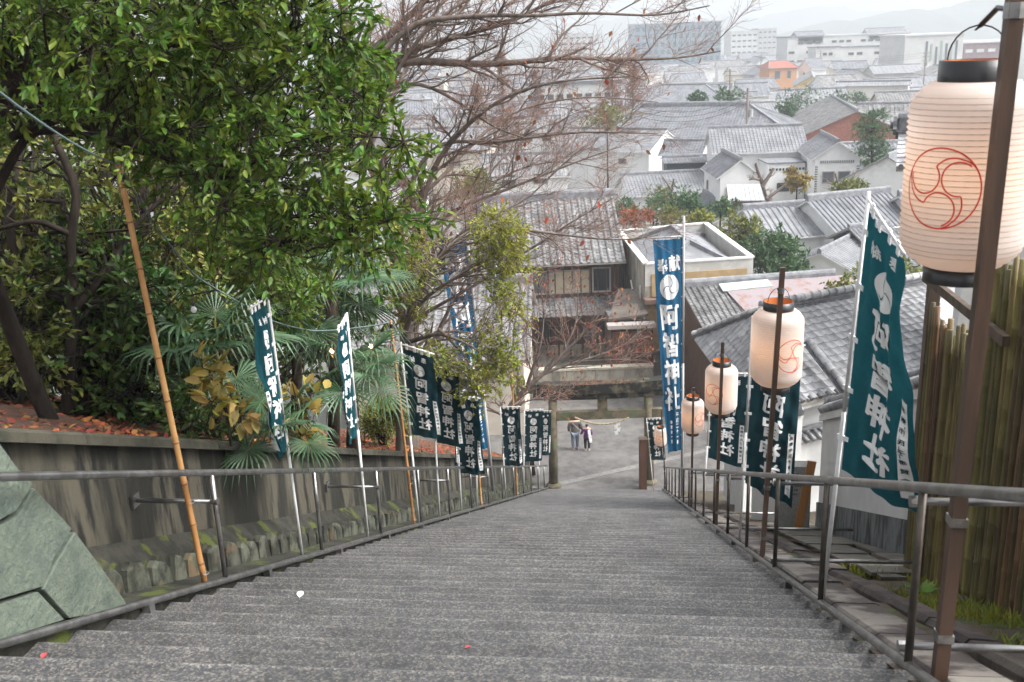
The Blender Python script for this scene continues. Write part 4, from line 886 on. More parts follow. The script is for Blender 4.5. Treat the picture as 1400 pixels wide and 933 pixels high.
skin = mat('skin', (.55, .34, .25), .6); hairm = mat('hair', (.03, .022, .02), .5)
def skinmesh(name, verts, edges, rad, m, parent, root=0, sub=2):
    me = bpy.data.meshes.new(name); me.from_pydata([tuple(v) for v in verts], edges, []); o = bpy.data.objects.new(name, me); COL.objects.link(o)
    md = o.modifiers.new('skin', 'SKIN'); md.use_smooth_shade = True; s2 = o.modifiers.new('sub', 'SUBSURF'); s2.levels = sub; s2.render_levels = sub
    for i, r in enumerate(rad): me.skin_vertices[0].data[i].radius = (r if np.ndim(r) else (r, r)); me.skin_vertices[0].data[i].use_root = (i == root)
    dg = bpy.context.evaluated_depsgraph_get(); dg.update(); me2 = bpy.data.meshes.new_from_object(o.evaluated_get(dg)); bpy.data.objects.remove(o); me2.materials.clear(); me2.name = name
    return place(me2, name, m, parent, True)
def person(label, pos, rz, H, coat, pants, shoes, hairc, armL, armR, lean=0, longcoat=False):
    """stands with its back to -y; H total height; armL/armR hand positions in fractions of H"""
    o = thing('person', label, 'person', pos, rz); k = H
    def v(x, y, z): return (x*k, y*k+lean*max(0, z-.5)*k, z*k)
    hd = .075
    V = [v(0, 0, .53), v(0, 0, .63), v(0, 0, .74), v(0, 0, .80), v(0, .005, .85), v(0, .01, .90), v(0, .012, .955), v(.115, 0, .795), v(armR[0][0], armR[0][1], armR[0][2]), v(*armR[1]), v(-.115, 0, .795), v(*armL[0]), v(*armL[1]),
         v(.055, 0, .50), v(.06, .01, .28), v(.06, -.005, .05), v(-.055, 0, .5), v(-.06, -.02, .28), v(-.06, -.03, .05), v(.062, .06, .02), v(-.062, .04, .02)]
    E_ = [(0, 1), (1, 2), (2, 3), (3, 4), (4, 5), (5, 6), (3, 7), (7, 8), (8, 9), (3, 10), (10, 11), (11, 12), (0, 13), (13, 14), (14, 15), (0, 16), (16, 17), (17, 18), (15, 19), (18, 20)]
    rad = [(.085*k, .065*k), (.08*k, .06*k), (.09*k, .06*k), (.07*k, .05*k), .032*k, .058*k, .05*k, .045*k, .032*k, .022*k, .045*k, .032*k, .022*k, .055*k, .04*k, .026*k, .055*k, .04*k, .026*k, .022*k, .022*k]
    skinmesh('body', V, E_, rad, skin, o)
    cv_ = [v(0, 0, .44 if not longcoat else .36), v(0, 0, .55), v(0, 0, .64), v(0, 0, .74), v(0, 0, .805), v(.12, 0, .79), v(*armR[0]), v(armR[1][0]*.97+armR[0][0]*.03, armR[1][1]*.97, armR[1][2]*.93+armR[0][2]*.07), v(-.12, 0, .79), v(*armL[0]), v(armL[1][0]*.97+armL[0][0]*.03, armL[1][1]*.97, armL[1][2]*.93+armL[0][2]*.07)]
    ce = [(0, 1), (1, 2), (2, 3), (3, 4), (4, 5), (5, 6), (6, 7), (4, 8), (8, 9), (9, 10)]
    w = 1.25 if longcoat else 1.0
    skinmesh('jacket', cv_, ce, [(.125*k*w, .09*k*w), (.115*k*w, .085*k), (.11*k, .08*k), (.115*k, .08*k), (.075*k, .06*k), .062*k, .048*k, .036*k, .062*k, .048*k, .036*k], coat, o)
    skinmesh('trousers', [v(0, 0, .50), v(.058, 0, .47), v(.062, .01, .27), v(.062, 0, .07), v(-.058, 0, .47), v(-.062, -.02, .27), v(-.062, -.028, .07)], [(0, 1), (1, 2), (2, 3), (0, 4), (4, 5), (5, 6)], [(.1*k, .075*k), .07*k, .05*k, .042*k, .07*k, .05*k, .042*k], pants, o)
    for sx, sy in ((.062, .01), (-.062, -.015)): skinmesh('shoe', [v(sx, sy-.03, .018), v(sx, sy+.03, .02), v(sx, sy+.075, .014)], [(0, 1), (1, 2)], [(.032*k, .03*k), (.034*k, .028*k), (.025*k, .02*k)], shoes, o)
    skinmesh('hair', [v(0, -.005, .90), v(0, -.006, .945), v(0, .008, .975)], [(0, 1), (1, 2)], [.052*k, .068*k, .05*k], hairc, o)
    f = MB(); f.frame(v(0, .075, .905), (.006*k, 0, 0), (0, .01*k, 0), (0, 0, .012*k)); f.build('nose', skin, o, local=True)
    for sx in (-.024, .024): MB().lathe([(.001, -.006*k), (.007*k, 0), (.001, .006*k)], v(sx, .066, .925), 6).build('eye', hairm, o, local=True)
    MB().frame(v(0, .067, .88), (.018*k, 0, 0), (0, .003*k, 0), (0, 0, .003*k)).build('mouth', redm, o, local=True)
    return o
gj = mat('grey_brown_jacket', (.13, .11, .10), .9, (.09, .08, .075), 20); jn = mat('blue_jeans', (.12, .15, .20), .9, (.18, .21, .26), 14, stretch=(6, 6, .3)); pc = mat('purple_coat', (.13, .035, .15), .85); bl = mat('black_leggings', (.02, .02, .025), .8); ws = mat('white_shoe', (.75, .75, .74), .6)
pa_ = hz(786.5, 615); pb_ = hz(803, 616)
ad = person('person in grey brown jacket and blue jeans walking beside the child, back turned', pa_, R(10), 1.72, gj, jn, mat('grey_shoe', (.3, .3, .3), .7), hairm, ((-.16, .01, .64), (-.15, .03, .52)), ((.17, .01, .64), (.21, .02, .54)))
MB().frame((.13*1, .14, .98), (.12, 0, 0), (0, .05, 0), (0, 0, .17)).build('shoulder_bag', mat('dark_bag', (.03, .045, .045), .8), ad, local=True)
MB().bar((-.13, -.13, 1.36), (.2, -.12, .98), .03, .012, up=(0, 1, 0)).build('bag_strap', mat('pale_strap', (.4, .38, .35), .8), ad, local=True)
ch_ = person('small person in purple coat with white scarf, black leggings and white shoes', pb_, R(-8), 1.32, pc, bl, ws, hairm, ((-.17, .0, .66), (-.235, .0, .60)), ((.16, .02, .64), (.14, .05, .55)), longcoat=True)
sf = MB()
for k in range(7): sf.frame((.10+.012*k, -.155-.012*math.sin(k), 1.02-.085*k), (.055+.005*(k % 2), .02, 0), (0, .02, 0), (.004, 0, .05))
sf.build('scarf', mat('white_scarf', (.75, .74, .76), .9), ch_, local=True)

# ================================================================== around the plaza
redwood = mat('red_brown_board', (.15, .062, .036), .75, (.10, .044, .028), 9, stretch=(4, 1, .2), bump=.2)
# two-storey tiled shop house facing the plaza
zr16 = 8.7
q1, q2 = hz(655, 276, zr16), hz(838, 268, zr16)
sh_, gs = house('shop_house', 'old tiled two-storey house with dark timber front across the plaza', q1, q2, zr16, 9.6, 5.75, woodw, slate2, over=.8, gov=.3, pitch=.42, course=.32, amp=.085, cap=(.4, .42), cat='house',
      win=[('f', 2.2, 3.9, 1.2, 1.3, greygl), ('f', 3.6, 3.9, 1.3, 1.3, shoji), ('f', 5.0, 3.9, .9, 1.3, shoji), ('f', 6.1, 3.9, 1.0, 1.4, darkgl)])
p1, p2, ex, ey, b0, b1 = gs; LL = np.linalg.norm(b1-b0); F0 = b0-ey*4.8
def fpt(u, d, z): return F0+ex*u-ey*d+ZD*z
rm = MB(); up_ = nrm(ey*1.5+ZD*.75); nn = nrm(np.cross(ex, up_)); roof_plane(rm, fpt(1.8, 1.5, 2.85), ex, up_, nn, LL-1.6, math.hypot(1.5, .75), .3, .3, .06); rawbuild(rm, 'pent_roof', slate2, sh_)
MB().frame(fpt(LL/2+1, .75, 2.75), ex*(LL/2-.9), ey*.72, ZD*.04).build('pent_soffit', woodw, sh_)
for u in np.linspace(1.9, LL-.1, 9): MB().box(0, 0, 0, 0, 0, 0) if False else MB().frame(fpt(u, .06, 1.35), ex*.06, ey*.06, ZD*1.4).build('timber_post', darkwood, sh_)
for u0, u1, m_ in ((2.1, 3.6, darkgl), (3.8, 5.4, redwood), (5.6, 7.2, greygl), (7.4, 8.6, redwood), (8.8, LL-.2, darkgl)):
    pn = MB().frame(fpt((u0+u1)/2, .03, 1.5), ex*(u1-u0)/2, ey*.02, ZD*.9).build('shop_panel', m_, sh_)
    for k in range(int((u1-u0)/.16)): MB().frame(fpt(u0+.1+k*.16, .055, 1.5), ex*.018, ey*.012, ZD*.9).build('lattice_bar', darkwood, pn)
MB().frame(fpt(LL/2, .04, .35), ex*LL/2, ey*.05, ZD*.4).build('stone_base', concw, sh_)
for k in range(int(LL/.5)): MB().frame(fpt(.4+k*.5, .03, 4.2), ex*.03, ey*.05, ZD*1.45).build('batten', darkwood, sh_)
# single-storey annex with shutters, right of the shop
a0, a1 = atY(836, 510, 50.2), atY(893, 510, 50.2); an = thing('shutter_annex', 'low brown shuttered annex with slanting metal roof beside the concrete building', 'building', (a0[0]+1, 50.8, 0))
za = atY(860, 448, 50.2)[2]
MB().box(a0[0], a1[0], 50.3, 53.5, 0, za).build('wall', woodw, an)
MB().box(a0[0]-.2, a1[0]+.1, 49.9, 50.6, za+.003, za+.2).build('fascia', mat('grey_fascia', (.33, .30, .28), .8), an)
for k in range(2):
    w = (a1[0]-a0[0]-.3)/2; s_ = MB().box(a0[0]+.1+k*(w+.08), a0[0]+.1+k*(w+.08)+w, 50.22, 50.29, .4, za-.25).build('shutter', redwood, an)
    for j in range(9): MB().box(a0[0]+.12+k*(w+.08), a0[0]+.08+k*(w+.08)+w, 50.20, 50.235, .45+j*.22, .47+j*.22).build('groove_strip', darkwood, s_)
pz = [atY(832, 440, 50.8), atY(886, 432, 50.8), atY(868, 398, 53.2), atY(845, 398, 53.2)]
MB().prism(pz, (0, 0, .12)).build('sheet_roof', mat('dull_sheet_roof', (.13, .11, .09), .7, (.085, .072, .06), 2), an); MB().box(pz[0][0]+.1, pz[1][0]-.1, 51, 53, za+.2, pz[0][2]-.02).build('upper_wall', greyw, an)
# low wall in front of the shops
lw = thing('garden_wall', 'low pale stone wall across the plaza in front of the shop house', 'wall', (4.6, 49.4, 0))
x0, x1 = atY(735, 520, 49)[0], atY(893, 520, 49)[0]; zc = atY(800, 506, 49)[2]
for k in range(8): w = (x1-x0)/8; MB().box(x0+k*w+.01, x0+(k+1)*w-.01, 48.9, 49.3, 0, zc+rnd.uniform(-.02, .02)).build('wall_block', concw, lw)
MB().box(x0, x1, 48.85, 49.35, zc+.025, zc+.13).build('wall_coping', mat('pale_coping', (.40, .37, .31), .85, (.28, .26, .21), 2), lw)

# concrete building with parapet roof
cA, cB, cC, cD = atY(882, 362, 50.0), hz(1030, 353, 6.45), hz(965, 305, 6.45), hz(845, 316, 6.45); ztop = 6.45
cA = hz(882, 362, ztop)
cb_ = thing('concrete_building', 'weathered concrete building with parapet around a tiled hipped roof', 'building', (cA+cB+cC+cD)/4*[1, 1, 0])
pts = [cA, cB, cC, cD]; cen = sum(pts)/4
low = [p*[1, 1, 0] for p in pts]; MB().prism(low, ZD*(ztop-1.2)).build('wall', concw, cb_)
for i in range(4):
    a, b = pts[i], pts[(i+1) % 4]; ai, bi = cen+(a-cen)*.955, cen+(b-cen)*.955; z0_ = ZD*(ztop-1.2+.002)
    MB().prism([a*[1, 1, 0]+z0_, b*[1, 1, 0]+z0_, bi*[1, 1, 0]+z0_, ai*[1, 1, 0]+z0_], ZD*1.18).build('parapet', concw if i == 3 else mat('pale_parapet', (.48, .47, .44), .85, (.40, .39, .36), 1.5), cb_)
    MB().bar((a+ai)/2+ZD*.03, (b+bi)/2+ZD*.03, .34, .08).build('parapet_cap', mat('white_cap', (.62, .61, .59), .8), cb_)
ri = [cen+(p-cen)*.90 for p in pts]; r0, r1 = cen+(ri[3]+ri[2]-ri[0]-ri[1])*.5*.22, cen-(ri[3]+ri[2]-ri[0]-ri[1])*.5*.28
rz = ztop+.55; rr = MB(); b_ = [p*[1, 1, 0]+ZD*(ztop-.75) for p in ri]; T0_, T1_ = r0*[1, 1, 0]+ZD*rz, r1*[1, 1, 0]+ZD*rz
rr.add(b_+[T1_, T0_], [(0, 1, 4), (1, 2, 5, 4), (2, 3, 5), (3, 0, 4, 5)]); rr.build('hip_roof', slatew, cb_)
rc_ = MB()
for a, b in ((T0_, T1_), (T1_, b_[0]), (T1_, b_[1]), (T0_, b_[2]), (T0_, b_[3])): rc_.bar(a+ZD*.06, b+ZD*.06, .28, .22)
rc_.build('hip_ridge', ridgem, cb_)
fx = nrm(cB-cA); fn = np.array([fx[1], -fx[0], 0]); FL = np.linalg.norm(cB-cA)
MB().frame((cA+cB)/2+fn*.04-ZD*1.15, fx*(FL/2-.35), fn*.03, ZD*.62).build('yellow_panel', mat('ochre_panel', (.40, .28, .14), .8, (.33, .23, .115), 2), cb_)
MB().frame((cA+cB)/2+fn*.25-ZD*1.95, fx*(FL/2+.1), fn*.28, ZD*.12).build('ledge_roof', mat('rusty_ledge', (.17, .105, .08), .8), cb_)
for u in (.5, 1.6): MB().frame(cA+fx*u+fn*.04-ZD*3.6, fx*.42, fn*.03, ZD*1.3).build('window_panel', MATS['ochre_panel'] if u < 1 else darkgl, cb_)
sx = nrm(cD-cA); sn_ = np.array([-sx[1], sx[0], 0]); sn_ = sn_ if sn_[0] < 0 else -sn_
for a, b in ((.8, -2.2), (.8, -1.2)): pass
MB().tube([cA+sx*1.2+sn_*.06-ZD*1.4, cA+sx*1.2+sn_*.06-ZD*4.4], .05, 6).build('down_pipe', white_pole, cb_); MB().tube([cA+sx*4.5+sn_*.06-ZD*1.9, cA+sx*1.3+sn_*.06-ZD*3.9], .05, 6).build('down_pipe', white_pole, cb_)
for k in range(4): MB().frame(cA+sx*5+sn_*.012-ZD*(1.9+.9*k), sx*5, sn_*.008, ZD*.02).build('board_mark', mat('joint_line', (.15, .14, .12), .9), cb_)

# old roof with rusty sheets between the blue banner and the second lantern
q1, q2 = hz(930, 392, 5.9), hz(1140, 377, 5.9)
ho, go = house('old_shed', 'low old tiled shed with rusty sheet roof on its right half', q1, q2, 5.9, 7.4, 4.6, woodw, slate2, over=.4, pitch=.3, course=.3, amp=.08, cat='shed', cap=(.4, .3))
ex, ey = go[2], go[3]; up_ = nrm(ey*4.1+ZD*1.3); o0 = go[0]+ex*2.6-ey*4.12+ZD*4.71
MB().prism([o0+up_*.05, o0+ex*6.4+up_*.05, o0+ex*6.2+up_*4.05, o0-ex*.6+up_*4.05], nrm(np.cross(ex, up_))*.02).build('sheet_roof', rust, ho)
o1 = go[0]+ex*1.9-ey*4.12+ZD*4.72; MB().prism([o1+up_*3.3, o1+ex*2.6+up_*3.45, o1+ex*2.6+up_*4.1, o1+up_*4.0], nrm(np.cross(ex, up_))*.06).build('mint_sheet', mat('mint_sheet', (.45, .53, .50), .6), ho)
# big tiled roof left, behind the yellow-green tree
house('tiled_house', 'large tiled roof seen through the yellow-green tree on the left', hz(480, 392, 6.4), hz(728, 386, 6.4), 6.4, 9, 3.9, creamw, slate2, pitch=.42, course=.3, amp=.08, over=.7, cap=(.4, .4))
house('tiled_house', 'small white house with tiled roof at the far left behind the trees', hz(330, 330, 6.5), hz(520, 320, 6.5), 6.5, 7, 4.2, whitew, slate2, pitch=.4, course=.3, amp=.08)

# ================================================================== the town
def T(label, a, b, z, Wd, eave, wall, roof, name='house', **kw): return house(name, label, hz(a[0], a[1], z), hz(b[0], b[1], z), z, Wd, eave, wall, roof, **kw)
W_ = lambda face, u, zb, w, h, m=darkgl: (face, u, zb, w, h, m)
# foreground ribbed roofs
T('white house with ribbed grey roof right of the big round tree', (1015, 286), (1112, 279), 5.6, 6, 3.9, whitew, slatew, pitch=.45, course=0, amp=.09, cap=(.35, .35))
T('house with ribbed dark grey roof behind the top of the large teal banner', (1103, 274), (1216, 262), 6.2, 6.2, 4.3, whitew, slate, pitch=.42, course=0, amp=.09, cap=(.35, .4), win=[W_('f', 5.2, 2.2, 1.3, 1.2)])
T('pale ribbed roof partly hidden behind the big lantern', (1228, 268), (1330, 258), 6.2, 7, 4.0, whitew, slatew, pitch=.42, course=0, amp=.09, cap=(.35, .4))
T('little tiled roof with white gable below the ribbed roofs', (1175, 318), (1120, 346), 4.8, 5, 3.4, whitew, slatew, pitch=.32, course=.32, win=[W_('r', 1.6, 1.6, .9, .8)])
T('dark blue boarded house behind the large teal banner', (1160, 312), (1215, 306), 5.4, 4, 4.3, bluewall, slate, pitch=.32, course=.32)
T('tiled roof right of the large teal banner below the lantern', (1210, 330), (1330, 318), 5.2, 7, 3.6, whitew, slate, pitch=.36, course=.3)
# storehouses
T('white house with long pale roof, dark upper window and balcony', (968, 176), (1097, 172), 8.7, 8.4, 6.6, whitew, slatew, pitch=.35, course=.35, win=[W_('f', 4.6, 4.4, .8, 1.1), W_('f', 6.2, 4.5, .55, .9), W_('f', 7.75, 4.2, .5, 1.6), W_('f', 8.5, 4.0, 2.0, 1.9)])
bal = atY(1076, 230, 95); 
bo = thing('balcony', 'white balcony wall with a row of dark vents on the long-roofed house', 'balcony', (bal[0], 96, 0)); bx0, bx1 = atY(1050, 230, 95.5)[0], atY(1101, 230, 95.5)[0]; bz = lambda y: atY(1075, y, 95.5)[2]
MB().box(bx0, bx1, 95.5, 99.3, 0, bz(224)).build('wall', whitew, bo); MB().box(bx0-.05, bx1+.05, 95.4, 99.2, bz(224)+.003, bz(222)).build('coping', ridgem, bo)
for k in range(11): x = bx0+.2+k*(bx1-bx0-.4)/10.; MB().box(x-.09, x+.09, 95.44, 95.52, bz(233), bz(230)).build('vent', darkgl, bo)
MB().box(bx0+.9, bx0+2.1, 95.45, 95.52, bz(262), bz(250)).build('window', darkgl, bo)
T('small white storehouse with gable, lattice corner and two square windows', (988, 206), (1013, 219), 7.3, 3.5, 5.7, whitew, slate, pitch=.3, course=.3, over=.35, gov=.2, win=[W_('r', .6, 4.0, .75, .9), W_('r', 2.0, 4.0, .75, .9), W_('f', 1.6, 4.0, .5, .8)])
kl_ = thing('lean_to', 'light metal lean-to roof in front of the small white storehouse', 'shed', hz(1020, 300)); a, b, c, d = atY(996, 276, 84), atY(1046, 275, 84), atY(1040, 253, 86.6), atY(994, 254, 86.6)
MB().prism([a, b, c, d], (0, 0, .08)).build('roof', metalroof, kl_); MB().box(a[0]+.2, b[0]-.2, 84.3, 86.5, 0, a[2]-.02).build('wall', mat('brown_wall', (.22, .13, .10), .8), kl_)
for k in range(9): f = k/8; MB().bar(a+(b-a)*f+ZD*.1, d+(c-d)*f+ZD*.1, .06, .05).build('seam', metalroof, kl_)
o, g = T('white storehouse with grey lattice trim and gable front left of the pine', (1122, 181), (1147, 194), 8.3, 3.9, 6.7, whitew, slatew, pitch=.32, course=.32, over=.4, gov=.2, trimbase=(2.9, bluewall), win=[W_('r', .7, 4.6, 1.0, 1.0, greygl), W_('r', 2.1, 4.6, 1.0, 1.0, greygl)])
p1, p2, ex, ey, b0, b1 = g; q = b1-ey*1.95
for u in (.12, 3.78):
    for k in range(14): MB().frame(q+ey*u+ex*.03+ZD*(3.2+k*.22), ey*.12, ex*.02, ZD*.05).build('lattice', lattice, o)
for k in range(16): MB().frame(q+ey*(.5+k*.19)+ex*.03+ZD*6.5, ey*.05, ex*.02, ZD*.12).build('lattice', lattice, o)
o, g = house('house', 'white gabled storehouse with grey stain left of the big lantern', hz(1262, 196, 7.6), hz(1213, 214, 7.6), 7.6, 8.6, 5.0, mat('stained_white', (.74, .735, .72), .85, (.5, .5, .5), .5, .52, .72), slatew, pitch=.35, course=.35, over=.3, gov=.25)
T('house with tiled roof and small dark window left of the gate of the garden', (780, 176), (912, 178), 7.2, 9, 5.0, whitew, slatew, pitch=.35, course=.35, gov=.2, win=[W_('f', 9.0, 3.6, 1.0, .6)])
T('grey tiled gallery roof between two white houses', (908, 193), (968, 193), 6.6, 5, 5.3, whitew, slate, pitch=.33, course=.33)
T('dark blue boarded wall building below the gallery roof', (905, 216), (966, 214), 5.2, 4, 4.9, bluewall, slate, pitch=.33, course=0)
T('long low tiled roof behind the garden', (848, 240), (966, 234), 4.6, 6.2, 2.9, whitew, slatew, pitch=.33, course=.33)
T('grey roofed corridor in front of the small storehouse', (962, 262), (1008, 288), 3.6, 3.4, 2.6, whitew, slate, pitch=.33, course=0)
T('large hipped grey roof behind the white houses', (876, 146), (1026, 144), 9.3, 15, 5.9, whitew, slate, hip=7, pitch=.4, course=.4, amp=.05, cap=(.5, .45))
T('broad tiled roof behind the large hipped roof', (905, 117), (965, 116), 9.5, 15, 6.5, whitew, slate, hip=7, pitch=.5, course=0, amp=.05)
# brick mill halls
T('brick mill hall with hipped grey roof left half', (1136, 131), (1172, 152), 9.0, 17, 5.0, brick, slate2, pitch=.5, course=.5, amp=.05, win=[W_('f', 6, 2, 2, 3)])
T('brick mill hall with long grey roof right of the clipped trees', (1172, 143), (1330, 140), 9.0, 14, 5.0, brick, slate2, pitch=.5, course=.5, amp=.05)
T('small brown tiled roof beside the pine', (1215, 168), (1150, 176), 6.0, 6, 4.2, brick, mat('brown_tile', (.30, .25, .18), .6, (.24, .2, .15), 2), pitch=.4, course=0)
T('long grey roof with white gable end behind the clipped trees', (1063, 124), (1156, 121), 8.0, 11, 4.6, whitew, slatew, pitch=.5, course=0)
T('pale grey shed hall with a strip of windows', (1143, 113), (1246, 111), 8.8, 4, 8.2, mat('pale_panel', (.60, .585, .56), .85, (.54, .53, .51), .6), slatew, pitch=.5, course=0, win=[W_('f', 8.2, 3.8, 4.0, 1.5, greygl)])
T('yellow gabled house among grey roofs', (1109, 97), (1110, 104), 8.0, 7.6, 5.6, yellow, slatew, pitch=.5, course=0, win=[W_('r', 2.2, 3.4, .8, .7)])
T('orange house with red roof and tall white windows', (1052, 84), (1076, 83), 10.2, 9, 8.4, orange, redroof, hip=1.8, pitch=.5, course=0, win=[W_('f', 1.5, 5.6, 1.5, 2.0, greygl), W_('f', 5.0, 5.6, 1.0, 2.0, greygl)])
T('white house with rounded dark roof right of the orange house', (1100, 81), (1122, 80), 10.4, 8, 7.6, whitew, slate, pitch=.5, course=0, win=[W_('f', 1, 5, .8, 1.2), W_('l', 3, 5.5, .8, 1.2)])
# large far blocks
def block(label, x0, x1, y, Y, dep, wallm, roofm, floors, cols, ribs=0, roof=True, glass=darkgl, name='office_building', wh=1.1, skip=0):
    a = atY(x0, y, Y); b = atY(x1, y, Y); h = a[2]; o = thing(name, label, 'building', ((a[0]+b[0])/2, Y+dep/2, 0))
    MB().box(a[0], b[0], Y, Y+dep, 0, h).build('wall', wallm, o)
    if roof: MB().box(a[0]-.3, b[0]+.3, Y-.3, Y+dep+.3, h+.003, h+.5).build('parapet', roofm, o)
    w = (b[0]-a[0])/max(cols, 1)
    for f in range(floors):
        for c in range(cols):
            z = h-2.2-f*3.4
            if z < 1 or (skip and (c*7+f*3) % skip == 0): continue
            fr = MB().box(a[0]+w*c+w*.15, a[0]+w*c+w*.85, Y-.08, Y+.02, z-wh/2, z+wh/2).build('window', trim, o)
            MB().box(a[0]+w*c+w*.2, a[0]+w*c+w*.8, Y-.11, Y-.082, z-wh/2+.12, z+wh/2-.12).build('pane', glass, fr)
    return o, a, b, h
pale = mat('pale_facade', (.55, .55, .54), .85, (.49, .49, .48), .3)
block('white office block with grey roof slab and window bands, left end', 1077, 1125, 52, 400, 16, pale, slate, 3, 4, skip=5)
block('long white office block behind the town, middle part', 1126, 1245, 50, 425, 18, pale, mat('pale_roof', (.5, .5, .5), .8), 3, 12, skip=4)
block('low grey-roofed wing in front of the long white block', 1146, 1241, 66, 380, 14, pale, slate, 2, 8, skip=3)
o, a, b, h = block('small white block in the middle of the long office row', 1116, 1148, 66, 372, 10, pale, slate, 3, 4, skip=3)
house('penthouse', 'dark grey roof on top of the white office block, left one', atY(1085, 49, 405), atY(1124, 49, 405), atY(1100, 48, 405)[2]+1.2, 10, atY(1100, 53, 405)[2]+.6, pale, slate, z0=13, pitch=1, course=0, cat='roof')
house('penthouse', 'dark grey roof on top of the long office block, right one', atY(1182, 45, 430), atY(1236, 43, 430), atY(1200, 43, 430)[2]+1.2, 10, atY(1200, 50, 430)[2]+.4, pale, slate, z0=13, pitch=1, course=0, cat='roof')
o, a, b, h = block('white hall with green and grey vertical window strips left of the lantern', 1238, 1318, 50, 300, 20, pale, mat('light_roof', (.55, .55, .55), .8), 0, 0)
gg = mat('green_strip', (.28, .36, .31), .5)
for k in range(7):
    x = a[0]+(b[0]-a[0])*(.36+.085*k); MB().box(x, x+.55, 299.85, 299.98, h-8.5+(k % 2)*1.5, h-1.6-(k % 3)*.8).build('window_strip', gg if k % 2 else greygl, o)
o, a, b, h = block('mauve brown building behind the lantern hook', 1318, 1395, 60, 310, 18, mat('mauve_wall', (.22, .15, .16), .85, (.18, .125, .135), 1), pale, 1, 5, glass=pale)
block('blue glass office tower seen through the bare branches', 868, 986, 34, 470, 25, mat('blue_glass', (.16, .22, .27), .3, (.20, .26, .31), .5), pale, 5, 14, glass=mat('tower_glass', (.12, .17, .21), .2), wh=2.2)
block('pale apartment block far away at the left of the skyline', 1000, 1036, 44, 640, 20, pale, pale, 4, 5)
block('grey apartment block far away beside the pale one', 1037, 1062, 40, 700, 20, greyw, pale, 4, 4)
block('pale far office block behind the branches', 760, 812, 48, 620, 20, pale, pale, 4, 6); block('grey far office block behind the branches on the left', 640, 690, 52, 560, 20, greyw, pale, 4, 6)
block('white hall with long band of windows behind the branches', 720, 850, 118, 190, 14, pale, slate, 1, 10)

# rows of roofs that fill the town
taken = [(o.location.x, o.location.y, 9) for o in sc.objects if o.get('category') in ('house', 'building', 'balcony', 'shed') and o.location.y > 55]
wl_ = [whitew, whitew, creamw, greyw]; rl_ = [slate, slatew, slate2, slate]
cnt = 0; Y = 108
while Y < 640:
    x = -.56*Y
    while x < .56*Y:
        X = x+rnd.uniform(-3, 3); YY = Y+rnd.uniform(-5, 5); L = rnd.uniform(8, 15); Wd = rnd.uniform(6.5, 10)
        ok = all((X-a)**2+(YY-b)**2 > (c+L*.5)**2 for a, b, c in taken)
        if X < -.5*YY and Y > 300: ok = False
        pxx = colpx((X, YY, 5))
        if pxx < 380 or pxx > 1340: ok = False
        if ok:
            ang = rnd.choice((0, 0, math.pi/2))+rnd.uniform(-.12, .12); zr = rnd.uniform(5.8, 8.4); ex = np.array([math.cos(ang), math.sin(ang)])*L/2
            zone = 'behind the bare branches' if pxx < 960 else 'below the office blocks'
            dist = 'mid-distance' if YY < 230 else 'far away'
            wi, ri_ = rnd.randrange(4), rnd.randrange(4); wn_ = ('white', 'white', 'cream', 'grey')[wi]; rn_ = ('blue-grey', 'pale grey', 'weathered grey', 'blue-grey')[ri_]; en_ = 'long side' if abs(math.cos(ang)) > .7 else 'gable'
            house('house', f'{wn_} house, {rn_} roof, {en_} to camera, {dist} {zone}', (X-ex[0], YY-ex[1]), (X+ex[0], YY+ex[1]), zr, Wd, zr-rnd.uniform(1.8, 2.5), wl_[wi], rl_[ri_], pitch=.45 if YY < 200 else 1.2, course=0, amp=.05, group=f'{wn_} {rn_} {en_} town houses {dist} {zone}',
                  win=[W_('f', L*.2, 3.4, 1.4, 1.1, greygl), W_('f', L*.55, 3.4, 1.4, 1.1)] if YY < 330 else ())
            taken.append((X, YY, Wd*.55)); cnt += 1
        x += rnd.uniform(11, 17)*(1 if Y < 250 else 1.5)
    Y += 13 if Y < 220 else (22 if Y < 380 else 40)
print('fill houses', cnt)
# utility poles
upm = mat('utility_pole', (.24, .20, .18), .8)
def upole(label, px, y0, Y, h):
    b = atY(px, y0, Y); o = thing('utility_pole', label, 'utility pole', (b[0], b[1], 0)); MB().tube([(b[0], b[1], 0), (b[0], b[1], h)], [.2, .13], 8).build('pole', upm, o)
    for k, w in ((.4, 1.1), (1.1, .9), (2.0, .7)): MB().box(b[0]-w, b[0]+w, b[1]-.05, b[1]+.05, h-k-.05, h-k+.05).build('crossarm', upm, o)
    MB().lathe([(.25, 0), (.25, .8)], (b[0]+.4, b[1], h-3.1), 10).build('transformer', greyw, o)
upole('utility pole with crossarms in front of the large hipped roof', 1021, 170, 112, 12.2); upole('utility pole before the white hall with window strips', 1263, 110, 230, 12.5); upole('utility pole behind the orange house', 1040, 95, 330, 12); upole('utility pole among the far grey roofs', 1121, 95, 320, 12); upole('utility pole behind the bare branches', 998, 112, 180, 12)

wire = mat('power_wire', (.03, .03, .03), .6)
for lab, pa, pb, za, zb in (('power line crossing before the large hipped roof', (1021, 130, 112), (1130, 120, 150), 11.9, 11.5), ('power line running left from the utility pole to the branches', (1021, 130, 112), (870, 150, 105), 11.6, 11.2), ('power line between the far utility poles', (1040, 95, 330), (1121, 95, 320), 11.7, 11.7), ('power line before the white hall with window strips', (1263, 110, 230), (1121, 95, 320), 12.2, 11.4)):
    a, b = atY(*pa), atY(*pb); a[2], b[2] = za, zb; o = thing('power_line', lab, 'wire', (a[0], a[1], za), group='power lines over the town')
    for k in range(3): MB().tube([a+(b-a)*f+np.array([0, 0, -.5*k-1.2*4*f*(1-f)]) for f in np.linspace(0, 1, 14)], .022, 3, False).build('wire', wire, o)
